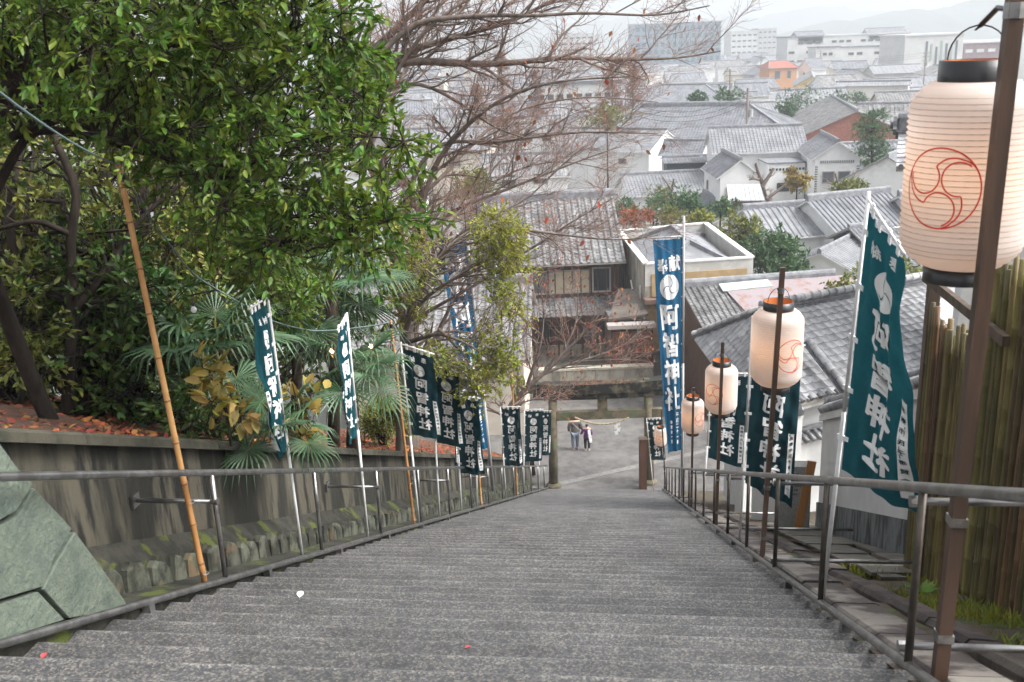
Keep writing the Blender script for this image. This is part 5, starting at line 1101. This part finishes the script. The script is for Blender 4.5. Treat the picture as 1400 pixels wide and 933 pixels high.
# hills and haze
def hill(name, label, prof, Y, dep, m):
    n = len(prof); V = []; nd = 8
    for j in range(nd+1):
        f = j/nd
        for i, (px, py) in enumerate(prof):
            t = atY(px, py, Y); r = math.sin(math.pi*min(1, .02+f))  if f > .0 else 0
            top = max(0, t[2])*r*(1+.06*math.sin(i*2.1+j*1.7)); V.append((t[0]*(1+.0*f), Y+(f-.5)*dep, top-.5))
    F = [(j*n+i, j*n+i+1, (j+1)*n+i+1, (j+1)*n+i) for j in range(nd) for i in range(n-1)]
    return tag(place(npmesh(name, V, F, True), name, m), label, None, None, 'structure')
hm = mat('wooded_hill', (.055, .075, .055), .95, (.04, .055, .04), .02)
pf = lambda ctrl, n: [(x, float(np.interp(x, [c[0] for c in ctrl], [c[1] for c in ctrl]))+3*math.sin(x*.05)+1.5*math.sin(x*.13+1)) for x in np.linspace(ctrl[0][0], ctrl[-1][0], n)]
hill('hill', 'dark wooded ridge on the right skyline', pf([(1040, 55), (1090, 45), (1130, 30), (1180, 24), (1250, 14), (1330, 4), (1450, -12), (1700, -10), (2000, 30)], 70), 1500, 500, hm)
hill('hill', 'faint wooded ridge across the skyline', pf([(-600, 30), (-200, 0), (200, 10), (500, 24), (700, 30), (940, 26), (1030, 22), (1090, 14), (1130, 9), (1180, 16), (1240, 15), (1400, -6), (1800, 10)], 110), 2250, 600, hm)
hb = MB(); hb.box(-3300, 3300, -80, 3300, -1.2, 260)
hzm = bpy.data.materials.new('haze_air'); hzm.use_nodes = True; t_ = hzm.node_tree; t_.nodes.clear(); oo = t_.nodes.new('ShaderNodeOutputMaterial'); pv = t_.nodes.new('ShaderNodeVolumePrincipled')
pv.inputs['Color'].default_value = (.70, .735, .78, 1); pv.inputs['Density'].default_value = .00088; pv.inputs['Anisotropy'].default_value = .2
t_.links.new(pv.outputs[0], oo.inputs['Volume'])
ho_ = hb.build('haze', hzm); ho_['kind'] = 'stuff'

# ================================================================== trees and plants
bark = mat('dark_bark', (.020, .016, .013), .9, (.038, .030, .024), 8, stretch=(1, 1, .3), bump=.5, bscale=20, spec=.1)
barkg = mat('grey_bark', (.20, .16, .135), .9, (.12, .095, .08), 7, stretch=(1, 1, .4), bump=.3)
twigm = mat('red_brown_twigs', (.27, .14, .10), .85, (.19, .10, .075), 5)
Gl = mat('glossy_leaf', (.080, .155, .02), .45, (.125, .19, .022), 1.2, island=.5, trans=.4, spec=.4)
Gl2 = mat('dark_leaf', (.042, .095, .018), .45, (.075, .13, .02), 1., island=.45, trans=.28, spec=.4)
Yg = mat('yellow_green_leaf', (.20, .24, .028), .55, (.26, .255, .03), 1.5, island=.4, trans=.35)
Olive = mat('olive_leaf', (.13, .165, .022), .55, (.19, .19, .03), 1.2, island=.45, trans=.3)
Yl = mat('yellow_leaf', (.34, .27, .05), .55, (.27, .19, .045), 2, island=.35, trans=.35)
Palm = mat('palm_leaf', (.075, .14, .065), .42, (.05, .105, .045), 2, island=.3, trans=.2)
Rust = mat('rust_leaf', (.36, .10, .035), .7, (.28, .085, .03), 2, island=.4, trans=.25)
def stuff(V, F, name, m, parent, smooth=False): o = place(npmesh(name, V, F, smooth), name, m, parent); o['kind'] = 'stuff'; return o
def clumps_in(poly, Y0, Y1, n, seed=0):
    r = random.Random(seed); xs = [p[0] for p in poly]; ys = [p[1] for p in poly]; out = []; tries = 0
    while len(out) < n and tries < n*60:
        tries += 1; x, y = r.uniform(min(xs), max(xs)), r.uniform(min(ys), max(ys))
        if inpoly(x, y, poly): out.append(atY(x, y, r.uniform(Y0, Y1)))
    return np.array(out)
def tree(label, limbs, clumps, Rd, twigs, per, L, leafm, barkm=bark, name='tree', cat='tree', group=None, wd_=.42, up=.35, twigr=.006, link=True, tw=True, flat=1., extra=()):
    """limbs: list of (pts, r0, r1); every clump is tied to its nearest limb point by a branch"""
    base = np.asarray(limbs[0][0][0]); o = thing(name, label, cat, base, group=group); br = []; nodes = []; nr_ = []
    for pts, r0, r1 in limbs:
        P = smoothline(pts, max(8, len(pts)*4)); br.append((P, np.linspace(r0, r1, len(P)))); nodes.append(P); nr_ += list(np.linspace(r0, r1, len(P)))
    V, F = tubes(br, 9); place(npmesh('trunk', V, F, True), 'trunk', barkm, o)
    nodes = np.concatenate(nodes); b2 = []
    if link:
        for c in clumps:
            d = np.linalg.norm(nodes-c, axis=1)+2.*np.maximum(0, nodes[:, 2]-c[2]+.2); i = int(np.argmin(d)); P = wobble(nodes[i], c, 6, .1); P[1:-1, 2] += .04*np.linalg.norm(P[-1]-P[0])
            r0 = min(nr_[i]*.6, .012+.012*np.linalg.norm(c-nodes[i])); b2.append((P, np.linspace(r0, twigr, 6)))
    V, F, p0, p1 = clumpleaves(clumps, Rd, twigs, per, L, up=up, wd_=wd_, flat=flat)
    cr = stuff(V, F, 'crown', leafm, o)
    if tw: b2 += [(np.array([a, (a+b)/2+[0, 0, .02], b]), np.array([twigr, twigr*.75, twigr*.4])) for a, b in zip(p0, p1)]
    if b2:
        k6 = [b for b in b2 if len(b[0]) == 6]; k3 = [b for b in b2 if len(b[0]) == 3]; 
        V, F = tubes(k6+k3, 4); stuff(V, F, 'branches', barkm, o)
    return o
def ground_left(s, t): return W(s, t, 1.18+.19*min(5., abs(t+4.02))+.03*max(0, abs(t+4.02)-5))
def gl_at(px, Yv, extra=0):                          # terrain point on the left slope at column px and distance Yv
    P = atY(px, 600, Yv); q = P[:2]; s, t = q@U2, q@T2; return ground_left(s, t)

# --- big glossy evergreen over the left half
outline = [(-80, -60), (440, -60), (478, 20), (498, 60), (486, 112), (520, 150), (556, 178), (572, 215), (540, 240), (560, 285), (535, 330), (490, 352), (450, 352), (400, 368), (350, 352), (300, 325), (280, 290), (250, 250), (200, 205), (120, 190), (60, 165), (-80, 160)]
tb = gl_at(-40, 7.2); tb2 = gl_at(75, 8.4)
def L_(*pp): return [atY(x, y, Y) for x, y, Y in pp]
limbs = [([gl_at(74, 8.6)]+L_((60, 560, 8.6), (38, 505, 8.5), (8, 430, 8.4), (-30, 330, 8.2), (-70, 210, 8.0), (-80, 60, 7.8)), .08, .05),
         (L_((-70, 250, 8.), (-10, 160, 7.8), (30, 115, 7.7), (130, 78, 7.6), (260, 60, 7.5), (400, 62, 7.6), (470, 70, 7.8)), .07, .015),
         (L_((-75, 230, 8.), (-20, 120, 7.5), (40, 105, 7.3), (46, 150, 7.2), (120, 175, 7.2), (200, 205, 7.2), (300, 250, 7.4)), .04, .012),
         (L_((-75, 230, 8.), (30, 180, 8.2), (150, 140, 8.2), (280, 160, 8.3), (400, 200, 8.6), (500, 240, 8.8)), .045, .012),
         (L_((-40, 330, 8.), (40, 170, 8.3), (140, 190, 8.6), (260, 230, 8.8), (330, 300, 8.6), (400, 350, 8.8)), .045, .012),
         (L_((-75, 210, 8.), (80, 30, 8.), (250, 5, 8), (420, 10, 8.2)), .06, .012)]
cl = clumps_in([(x, y) for x, y in outline], 6.6, 9.6, 310, 3)
tree('large glossy evergreen tree overhanging the top left of the stairs', limbs, cl, .42, 7, 19, .072, Gl, name='evergreen_tree', twigr=.005)
# --- trunks and darker trees behind it
tree('slim dark-trunked tree standing behind the left wall', [([gl_at(97, 10.2)]+L_((97, 480, 10.2), (100, 400, 10.3), (95, 330, 10.4), (108, 260, 10.5), (60, 160, 10.8)), .075, .035),
      (L_((97, 430, 10.3), (140, 380, 10.5), (190, 300, 10.8), (250, 250, 11)), .05, .015), (L_((95, 320, 10.4), (50, 300, 10.2), (-20, 318, 10)), .035, .02)],
     clumps_in([(-60, 200), (330, 200), (340, 330), (300, 420), (250, 540), (130, 560), (120, 420), (60, 330), (-60, 330)], 10.5, 15, 110, 5), .6, 8, 13, .10, Olive, name='slim_tree')
tree('dark leafy tree at the far left edge behind the wall', [([gl_at(18, 11)]+L_((18, 470, 11), (24, 380, 11), (10, 300, 11.2), (30, 200, 11.5)), .085, .035), (L_((20, 420, 11), (70, 360, 11.4), (60, 300, 11.8)), .05, .02)],
     clumps_in([(-80, 230), (130, 220), (120, 480), (60, 540), (-80, 540)], 11.5, 17, 75, 6), .65, 8, 13, .11, Gl2, name='dark_tree')
tree('dense dark shrub behind the left wall below the slim tree', [([gl_at(190, 10.8)]+L_((190, 540, 10.8), (200, 470, 11), (190, 400, 11.2)), .05, .02)],
     clumps_in([(110, 400), (250, 380), (262, 480), (240, 580), (150, 588), (100, 520)], 10, 12.6, 60, 7), .45, 7, 12, .105, Gl2, name='shrub', cat='shrub')
tree('dark evergreen mass behind the palms', [([gl_at(330, 16)]+L_((330, 500, 16), (340, 380, 16), (330, 250, 16.5)), .14, .05)],
     clumps_in([(220, 240), (480, 300), (520, 420), (480, 500), (250, 540), (200, 420)], 14.5, 21, 90, 8), .85, 8, 12, .13, Gl2, name='dark_tree')
tree('tall yellowish green tree at the upper left behind the evergreen', [([gl_at(150, 19)]+L_((150, 400, 19), (140, 200, 19), (160, 40, 19.5)), .22, .06)],
     clumps_in([(-60, 80), (300, 40), (330, 220), (200, 380), (-60, 420)], 17, 24, 90, 9), 1.1, 8, 12, .16, Olive, name='tall_tree')
for lab, px, Yv, poly, n_, m_, L_f, sd in (('leafy olive shrub behind the wall at the left edge', 30, 10.2, [(-60, 380), (60, 360), (75, 480), (50, 570), (-60, 575)], 40, Olive, .09, 41), ('leafy green shrub between the dark trunks', 130, 11.2, [(60, 330), (180, 330), (200, 470), (160, 575), (70, 575)], 55, Gl2, .095, 42),
        ('yellow-green shrub behind the leaning bamboo pole', 235, 11.6, [(170, 330), (300, 300), (330, 400), (300, 520), (190, 560)], 60, Olive, .09, 43), ('bright leafy branches hanging low behind the light cord', 330, 12.5, [(250, 330), (420, 350), (430, 420), (360, 450), (270, 430)], 45, Gl, .095, 44)):
    tree(lab, [([gl_at(px, Yv)]+L_((px+3, 540, Yv), (px-5, 460, Yv+.2), (px+6, 390, Yv+.3)), .035, .012)], clumps_in(poly, Yv-.9, Yv+1.3, n_, sd), .45, 7, 13, L_f, m_, name='leafy_shrub', cat='shrub', group='shrubs on the left bank')
# --- yellow-green tree left of the blue banner
tree('small yellow-green tree leaning over the left handrail banners', [([gl_at(545, 17)]+L_((548, 540, 17), (552, 470, 17), (560, 430, 16.8), (590, 400, 16.5), (630, 375, 16.2), (672, 350, 16)), .09, .012), (L_((552, 470, 17), (600, 455, 16.4), (640, 470, 16), (680, 500, 15.8)), .05, .01), (L_((556, 440, 16.9), (575, 380, 17), (620, 330, 17), (660, 305, 17.2)), .05, .01), (L_((600, 450, 16.4), (640, 490, 16), (650, 540, 15.8)), .03, .008)],
     np.concatenate([clumps_in([(652, 330), (655, 300), (690, 290), (712, 330), (714, 372), (690, 396), (664, 385)], 15.6, 17.6, 60, 11), clumps_in([(668, 392), (712, 392), (706, 466), (672, 464)], 15.4, 17.2, 14, 14), clumps_in([(610, 472), (650, 462), (706, 462), (708, 500), (690, 540), (648, 556), (625, 530), (570, 490)], 15.2, 17, 62, 12), clumps_in([(540, 300), (592, 320), (588, 450), (540, 450)], 16, 18, 40, 13)]), .34, 7, 13, .068, Yg, barkm=barkg, name='yellow_green_tree', twigr=.005)
# --- fan palms
def fan(mbV, mbF, c, d, r, nseg=26):
    d = nrm(d); side = nrm(np.cross(d, ZD)); upv = np.cross(side, d)
    for k in range(nseg):
        a = (k/(nseg-1)-.5)*math.pi*1.62; dr = nrm(d*math.cos(a)+side*math.sin(a)+upv*.12); w = nrm(np.cross(dr, upv))*r*.032; l = r*(.8+.2*math.cos(a*.8))*rnd.uniform(.9, 1.05)
        m1 = c+dr*l*.5; tip = c+dr*l-ZD*l*(.28+.25*rnd.random()); o = len(mbV)
        mid = c+dr*l*.8-ZD*l*.08
        mbV += [c, m1-w, m1+upv*.012, m1+w, mid-w*.7, mid+upv*.008, mid+w*.7, tip]
        mbF += [(o, o+1, o+2), (o, o+2, o+3), (o+1, o+4, o+5), (o+1, o+5, o+2), (o+2, o+5, o+6), (o+2, o+6, o+3), (o+4, o+7, o+5), (o+5, o+7, o+6)]
def palm(label, base, top, r, n, seed, stem=.75):
    rr = random.Random(seed); base = np.asarray(base); top = np.asarray(top); o = thing('fan_palm', label, 'palm', base, group='fan palms on the left slope')
    MB().tube([base, (base+top)/2+np.array([.03, 0, 0]), top], [.10, .085, .09], 10).build('trunk', mat('palm_fibre', (.09, .065, .045), .95, (.05, .036, .025), 12, bump=.8, bscale=30), o, True)
    for k in range(n):
        a = 2.4*k+rr.uniform(-.3, .3); el = rr.uniform(-.5, 1.05); d = np.array([math.cos(a)*math.cos(el), math.sin(a)*math.cos(el), math.sin(el)]); st = stem*rr.uniform(.7, 1.15); c = top+d*st-ZD*.10*st
        Vf, Ff = [], []; fan(Vf, Ff, c, d*.85+np.array([0, -.1, -.25]), r*rr.uniform(.85, 1.1)); me = bpy.data.meshes.new('frond'); me.from_pydata([tuple(v) for v in Vf], [], Ff); fo = place(me, 'frond', Palm, o)
        MB().tube([top, (top+c)/2+ZD*.05, c], [.016, .012, .009], 5).build('stalk', Olive, fo)
palm('fan palm behind the narrow teal banner, tallest', gl_at(455, 14.2), atY(452, 392, 14.2), .72, 18, 1, .8)
palm('fan palm in front of the dark trees left of the teal banner', gl_at(292, 10.6), atY(296, 478, 10.6), .62, 14, 2, .5)
palm('fan palm right of the second narrow banner, low', gl_at(480, 13.4), atY(478, 505, 13.4), .6, 13, 3, .5)
palm('fan palm behind the tallest palm, darker', gl_at(405, 15.5), atY(402, 410, 15.5), .8, 15, 4, .8)
palm('small fan palm behind the coping beside the yellow shrub', gl_at(392, 9.6), atY(380, 585, 9.6), .42, 10, 5, .35)
# --- yellow leaved shrubs
for lab, px, Yv, poly, sd in (('shrub with large yellowing leaves left of the first banner', 315, 8.9, [(255, 505), (300, 500), (350, 540), (345, 580), (290, 585), (262, 545)], 21), ('shrub with large yellow and brown leaves between the first two banners', 412, 9.6, [(395, 540), (432, 538), (436, 590), (400, 605)], 22)):
    tree(lab, [([gl_at(px, Yv)]+L_((px-4, 560, Yv), (px-12, 525, Yv)), .015, .006)], clumps_in(poly, Yv-.25, Yv+.25, 9 if sd == 21 else 6, sd), .17, 4, 3, .15, Yl, name='yellow_shrub', cat='shrub', wd_=.55, twigr=.004)
tree('round clipped green bush below the fan palms', [([gl_at(525, 19)]+L_((525, 585, 19), (524, 572, 19)), .04, .02)], clumps_in([(500, 560), (545, 556), (552, 580), (540, 590), (500, 590)], 18, 20, 60, 25), .34, 8, 12, .07, Yg, name='clipped_bush', cat='bush')
tree('dark undergrowth bushes along the coping behind the bamboo poles', [([gl_at(250, 9.8)]+L_((250, 580, 9.8), (240, 560, 9.8)), .03, .01)], clumps_in([(225, 545), (265, 520), (300, 575), (290, 600), (230, 598)], 9.4, 10.6, 16, 26), .35, 6, 11, .10, Gl2, name='undergrowth', cat='shrub')
# --- leaf litter on the left bank
n = 20000; s_ = 5+32*npr.rand(n); t_ = -4.15-4.5*npr.rand(n)**1.3; P = np.array([ground_left(a, b) for a, b in zip(s_, t_)]); P[:, 2] += .01+.03*npr.rand(n)
V, F = leafmesh(P, rdirs(n)*[1, 1, .4], rdirs(n)*.6+[0, 0, 1], .05+.045*npr.rand(n), .55); lo = place(npmesh('leaf_litter', V, F), 'leaf_litter', mat('litter_leaf', (.34, .10, .03), .75, (.22, .075, .028), 2, island=.5)); tag(lo, 'rust brown fallen leaves on the bank behind the left wall', 'leaves', None, 'stuff')
# --- grass and weed on the right verge
n = 2600; s_ = 5.4+4.4*npr.rand(n); t_ = 2.22+.5*npr.rand(n); keep = (np.sin(s_*3+t_*5)+npr.rand(n)*1.4) > .5; s_, t_ = s_[keep], t_[keep]; P = np.array([W(a, b, -.11) for a, b in zip(s_, t_)])
V, F = leafmesh(P, rdirs(len(P))*.6+[0, 0, .8], rdirs(len(P)), .05+.07*npr.rand(len(P)), .12); go_ = place(npmesh('verge_grass', V, F), 'verge_grass', Yg); tag(go_, 'thin yellow-green grass and moss on the right verge', 'grass', None, 'stuff')
wc = W(7.6, 2.4, -.08); wdo = thing('weed', 'small bright green weed on the right verge', 'plant', wc); k = 11; an = np.arange(k)*2.4; Dd = np.stack([np.cos(an), np.sin(an), .6+.5*npr.rand(k)], 1)
V, F = leafmesh(np.tile(wc, (k, 1)), Dd, np.tile([0, 0, 1.], (k, 1))+rdirs(k)*.2, .13+.05*npr.rand(k), .3); place(npmesh('leaves', V, F), 'leaves', mat('fresh_leaf', (.12, .24, .03), .5, island=.2, trans=.3), wdo); MB().tube([wc-ZD*.05, wc+ZD*.03], .008, 6).build('stem', Yg, wdo)
# --- fallen leaves on the steps
for lab, px, py, L, m_ in (('pale white leaf lying on the left of the steps', 410, 821, .09, mat('pale_leaf', (.75, .72, .70), .7)), ('brown leaf on the steps in the foreground', 418, 906, .06, Rust), ('small red leaf on the lowest visible steps', 335, 928, .05, mat('red_leaf', (.4, .05, .05), .7)), ('red leaf near the left rail on the steps', 58, 906, .05, MATS['red_leaf']), ('red leaf on the third step beside the left rail', 316, 815, .05, MATS['red_leaf']), ('tiny red leaf in the middle of the steps', 635, 886, .04, MATS['red_leaf']), ('tiny red leaf on the steps left of the middle', 510, 909, .04, MATS['red_leaf']), ('orange leaf caught under the left bottom rail', 22, 888, .1, Rust)):
    s, t = onstair(px, py, NOSE-.03); i = math.floor(s/STEP_L)+1; p = W(s, t, 0); p[2] = stz(i*STEP_L)+NOSE+.006
    V, F = leafmesh(np.array([p]), np.array([[math.cos(px), math.sin(px), .05]]), np.array([[.1, 0, 1.]]), L, .6, .25, .0); lf = place(npmesh('fallen_leaf', V, F), 'fallen_leaf', m_); tag(lf, lab, 'leaf', 'fallen leaves on the steps')

# --- bare trees
def bare(label, limbs, c1, l1, c2, l2, c3, l3, m=barkg, name='bare_tree', leaves=0, Lf=.09, c4=0, minr=.004, group=None):
    o = thing(name, label, 'tree', limbs[0][0][0], group=group); main = [(smoothline(p, max(10, 3*len(p))), None, r0, r1) for p, r0, r1 in limbs]
    br = [(P, np.linspace(r0, r1, len(P))) for P, _, r0, r1 in main]; V, F = tubes(br, 8); place(npmesh('trunk', V, F, True), 'trunk', m, o)
    lv1 = []; lv2 = []; lv3 = []
    for P, rr in br:
        ln = np.linalg.norm(P[-1]-P[0]); grow(P, rr, 1, max(3, int(c1*ln)), l1, .75, lv1, .2, minr*1.6)
    for P, r, _ in lv1: grow(P, r, 2, c2, l2, .75, lv2, .15, minr*1.2)
    for P, r, _ in lv2: grow(P, r, 3, c3, l3, .8, lv3, .12, minr)
    V, F = tubes([(p, r) for p, r, _ in lv1+lv2], 4); stuff(V, F, 'branches', m, o); V, F = tubes([(p, r) for p, r, _ in lv3], 3); stuff(V, F, 'twigs', twigm, o)
    if leaves:
        idx = npr.choice(len(lv3), leaves); P = np.array([lv3[i][0][-1] for i in idx]); V, F = leafmesh(P, rdirs(leaves)*.5+[0, 0, -.8], rdirs(leaves), Lf*(.7+.6*npr.rand(leaves)), .5); stuff(V, F, 'dry_leaves', Rust, o)
    return o
YB = 23
def Lb(*pp): return [atY(p[0], p[1], p[2] if len(p) > 2 else YB) for p in pp]
bt = gl_at(560, 23)
limbs = [([bt]+Lb((560, 500), (552, 400), (530, 300), (505, 200), (480, 110), (470, 40), (468, -40)), .22, .09),
 (Lb((500, 180), (494, 100), (510, 70), (550, 30), (584, 0), (620, -40)), .12, .05), (Lb((488, 140), (500, 105), (555, 70), (654, 42), (700, 30), (757, 0), (800, -20)), .10, .03),
 (Lb((490, 150), (515, 95), (560, 82), (640, 88), (700, 87), (767, 78), (847, 82), (930, 80), (985, 70)), .11, .015), (Lb((505, 90, 22), (567, 27, 22), (617, 25, 22), (684, 20, 21.5), (717, 23, 21), (800, 17, 21), (900, 23, 20.5), (970, 8, 20)), .07, .012),
 (Lb((492, 160), (530, 115), (577, 113), (617, 133), (675, 175, 22), (720, 190, 21.5)), .06, .012), (Lb((505, 200, 24), (553, 100, 25), (590, 20, 26), (640, -40, 26)), .08, .03),
 (Lb((540, 330), (565, 240), (590, 200), (617, 190), (667, 197), (733, 187), (800, 180), (900, 183)), .07, .01), (Lb((552, 400), (583, 255), (592, 225), (634, 173, 22.5), (690, 130, 22), (760, 110, 21.5), (860, 105, 21)), .09, .012),
 (Lb((552, 380), (590, 310), (627, 283), (684, 263), (734, 243), (800, 217), (850, 200)), .06, .01), (Lb((555, 420), (610, 330, 21), (667, 297, 21), (727, 273, 21), (757, 233, 21), (800, 200, 21)), .05, .01),
 (Lb((555, 430), (620, 330, 21.5), (677, 310, 21), (730, 316, 21), (760, 320, 21), (800, 325, 21), (850, 330, 20.5), (900, 322, 20.5)), .06, .01), (Lb((560, 440), (650, 390, 22), (711, 349, 22), (758, 320, 22), (780, 303, 22), (806, 290, 22), (840, 270, 22)), .05, .01),
 (Lb((530, 300), (600, 250, 24), (640, 200, 25), (700, 150, 26), (800, 130, 26), (900, 140, 26)), .06, .01), (Lb((500, 190), (560, 60, 22), (640, -10, 22), (760, -30, 22)), .06, .015), (Lb((560, 430), (600, 320, 24), (680, 240, 25), (760, 215, 25), (840, 235, 25)), .05, .01)]
bare('large bare tree spreading reddish twigs over the middle of the view', limbs, 2.3, 1.9, 9, .95, 5, .55, leaves=110, Lf=.14, minr=.0038)
bt2 = atY(690, 600, 33.5); bt2 = ground_left(*(lambda q: (q@U2, q@T2))(bt2[:2]))
Y2 = 33.5
def L2(*pp): return [atY(x, y, Y2+d) for x, y, d in pp]
limbs = [([bt2]+L2((690, 560, 0), (715, 535, 0), (745, 510, 0), (775, 480, 0), (812, 440, 0), (835, 410, 0)), .13, .02), (L2((735, 515, 0), (770, 500, .3), (815, 488, .5), (860, 470, .6), (880, 450, .6)), .07, .012), (L2((720, 530, 0), (740, 470, -.4), (745, 420, -.5), (735, 380, -.6)), .07, .012),
 (L2((715, 535, 0), (700, 480, .3), (705, 430, .4), (720, 390, .6)), .06, .01), (L2((790, 495, .4), (830, 492, 0), (880, 492, -.3)), .03, .008), (L2((765, 490, 0), (790, 440, .4), (790, 390, .6)), .05, .01), (L2((690, 560, 0), (730, 545, -.5), (775, 540, -.8)), .04, .01), (L2((705, 545, 0), (690, 500, .6), (670, 450, .9)), .05, .01)]
bare('lower bare tree with reddish twigs left of the shrine gate', limbs, 2.6, 1.5, 6, .8, 4, .42, leaves=240, Lf=.13, minr=.007)

# --- town vegetation
def blob(label, px, py, Y, rx, rz, n, L, m, z0=0., name='garden_tree', cat='tree', group='town trees', per=11, sub=.35, trunk=.12):
    c = atY(px, py, Y); r = random.Random(int(px*7+py)); cl = []
    while len(cl) < n:
        v = np.array([r.uniform(-1, 1), r.uniform(-1, 1), r.uniform(-1, 1)])
        if np.linalg.norm(v) < 1: v = v*(.55+.45*r.random()); cl.append(c+v*[rx, rx, rz])
    return tree(label, [([np.array([c[0], c[1], z0]), c*[1, 1, 0]+ZD*(z0+c[2])/2, c], trunk, trunk*.4)], np.array(cl), rx*sub, 6, per, L, m, name=name, cat=cat, group=group, twigr=.015, tw=False)
Gt = mat('town_green_leaf', (.06, .135, .04), .55, (.045, .105, .034), .8, island=.35, trans=.2)
blob('big dark green round tree right of the concrete building', 1056, 350, 62, 2.4, 1.8, 80, .26, Gt, trunk=.2); blob('green tree with spiky top behind the big round tree', 1012, 322, 66, 2.0, 1.8, 50, .24, Olive, trunk=.2); blob('low green hedge tree at the right foot of the concrete building', 1085, 368, 58, 1.1, .9, 24, .22, Gt)
blob('yellow-green small tree behind the large teal banner', 1225, 372, 40, 1.9, .75, 44, .15, Olive, z0=4); blob('yellowing small tree left of the large teal banner', 1155, 398, 38, 1.0, .6, 24, .14, Olive, z0=4)
for k, (lab, px, py, Y, rx, rz, m_) in enumerate((('low garden pine', 852, 285, 84, 2.0, 1.1, Gt), ('rounded garden shrub', 893, 293, 80, 2.0, .9, Gt), ('clipped garden tree', 930, 276, 84, 2.4, 1.3, Gt), ('garden shrub with rust tint', 868, 297, 78, 1.6, .7, Rust), ('bright yellow-green garden shrub', 958, 297, 76, 1.0, .5, Yg), ('tall garden pine', 943, 282, 82, 1.5, 1.2, Gt), ('spreading garden tree', 905, 272, 88, 1.8, 1.0, Olive), ('garden hedge', 985, 285, 80, 1.6, .8, Gt), ('garden shrub', 918, 297, 77, 1.4, .6, Olive))):
    blob(f'{lab} in the walled garden beyond the plaza, number {k+1} from the left bank'.replace(f', number {k+1} from the left bank', ''), px, py, Y, rx, rz, 26, .22, m_, name='garden_shrub', cat='shrub', group='garden shrubs')
for lab, px, py, Y, rx, rz, m_ in (('clipped green tree left of the brick hall, front', 1083, 158, 150, 3.0, 3.4, Gt), ('clipped green tree left of the brick hall, rear', 1103, 142, 160, 4.2, 3.2, Gt), ('tiny dark tree on the skyline of the mill roofs', 1172, 140, 170, 2, 2, Gt), ('green tree before the broad tiled roof', 995, 132, 135, 2.2, 1.8, Gt), ('rounded green bush on the hipped roof line', 955, 138, 132, 1.6, 1.1, Gt), ('bright green tree behind the bare branches', 830, 160, 120, 3.5, 2.2, Olive), ('green tree behind the utility pole', 1075, 150, 140, 1.6, 1.8, Gt), ('round green tree behind yellow house', 1145, 138, 175, 2.4, 1.8, Gt), ('pale green tree left of the garden', 650, 255, 80, 2.2, 1.4, Olive), ('dark tree in front of the brown roof', 1206, 222, 92, 2.2, 1.8, Gt), ('green shrub before the storehouse', 1165, 262, 80, 1.8, .8, Olive), ('yellow tree beside the storehouse balcony', 1090, 247, 86, 1.2, 1.0, Yl)): blob(lab, px, py, Y, rx, rz, 30, .3, m_)
# layered pine
pc_ = atY(1192, 250, 88); pn = [np.array([pc_[0], pc_[1], 0]), atY(1193, 220, 88), atY(1190, 190, 88), atY(1194, 160, 88)]
cl = np.concatenate([clumps_in([(x-w, y-4), (x+w, y-4), (x+w, y+4), (x-w, y+4)], 87, 89, k, int(x)) for x, y, w, k in ((1193, 158, 18, 16), (1183, 172, 16, 14), (1204, 176, 16, 14), (1188, 190, 20, 18), (1205, 203, 16, 14), (1180, 208, 12, 10))])
tree('layered dark pine between the lattice storehouse and the big lantern', [(pn, .16, .05)], cl, .55, 7, 12, .22, Gt, name='pine_tree', wd_=.2, tw=False, twigr=.015)
# rust coloured conifers behind the bare branches
for lab, px, y0, Y, h in (('tall rust coloured conifer behind the bare branches', 690, 62, 150, 16.8), ('rust brown conifer right of the tallest one', 735, 90, 160, 14), ('reddish bare conifer further right behind the branches', 838, 72, 140, 15.5), ('reddish conifer beside the bright green tree', 866, 92, 145, 13.5), ('rust brown conifer at the left of the group', 655, 110, 150, 12)):
    b = atY(px, 200, Y); cl = np.array([[b[0]+rnd.uniform(-1, 1)*(1.1-f)*2.2, b[1]+rnd.uniform(-1, 1)*(1.1-f)*2, h*(.18+.82*f)] for f in [rnd.random() for _ in range(70)]])
    tree(lab, [([np.array([b[0], b[1], 0]), np.array([b[0], b[1], h*.5]), np.array([b[0], b[1], h])], .3, .05)], cl, .9, 7, 10, .3, mat('conifer_rust', (.26, .12, .07), .8, (.20, .10, .06), .5, island=.4, trans=.2), barkm=barkg, name='rust_conifer', group='rust conifers', wd_=.25, tw=True, twigr=.03)
# pruned bare trees in the gardens
for lab, limbs in (('pruned bare tree with stubby limbs before the small storehouse', [([hz(1052, 292, 0)]+[atY(x, y, 80) for x, y in ((1050, 275), (1042, 255), (1036, 240), (1033, 224))], .28, .12), ([atY(x, y, 80) for x, y in ((1042, 256), (1052, 240), (1058, 230))], .18, .1), ([atY(x, y, 80) for x, y in ((1048, 272), (1062, 262), (1075, 252))], .16, .08), ([atY(x, y, 80) for x, y in ((1038, 246), (1030, 244), (1024, 246))], .12, .08)]),
                   ('small bare garden tree before the lattice storehouse', [([hz(1150, 285, 0)]+[atY(x, y, 82) for x, y in ((1150, 265), (1146, 250), (1142, 238))], .14, .05), ([atY(x, y, 82) for x, y in ((1150, 262), (1164, 248), (1170, 236))], .1, .03), ([atY(x, y, 82) for x, y in ((1148, 258), (1134, 250), (1126, 244))], .08, .03)]),
                   ('bare topped garden tree above the long low roof', [([hz(916, 300, 0)]+[atY(x, y, 84) for x, y in ((917, 272), (918, 258), (921, 245))], .14, .06), ([atY(x, y, 84) for x, y in ((918, 260), (910, 248), (906, 242))], .08, .04)])):
    bare(lab, limbs, 1.6, .8, 3, .5, 2, .3, name='pruned_tree', minr=.012, group='bare garden trees')
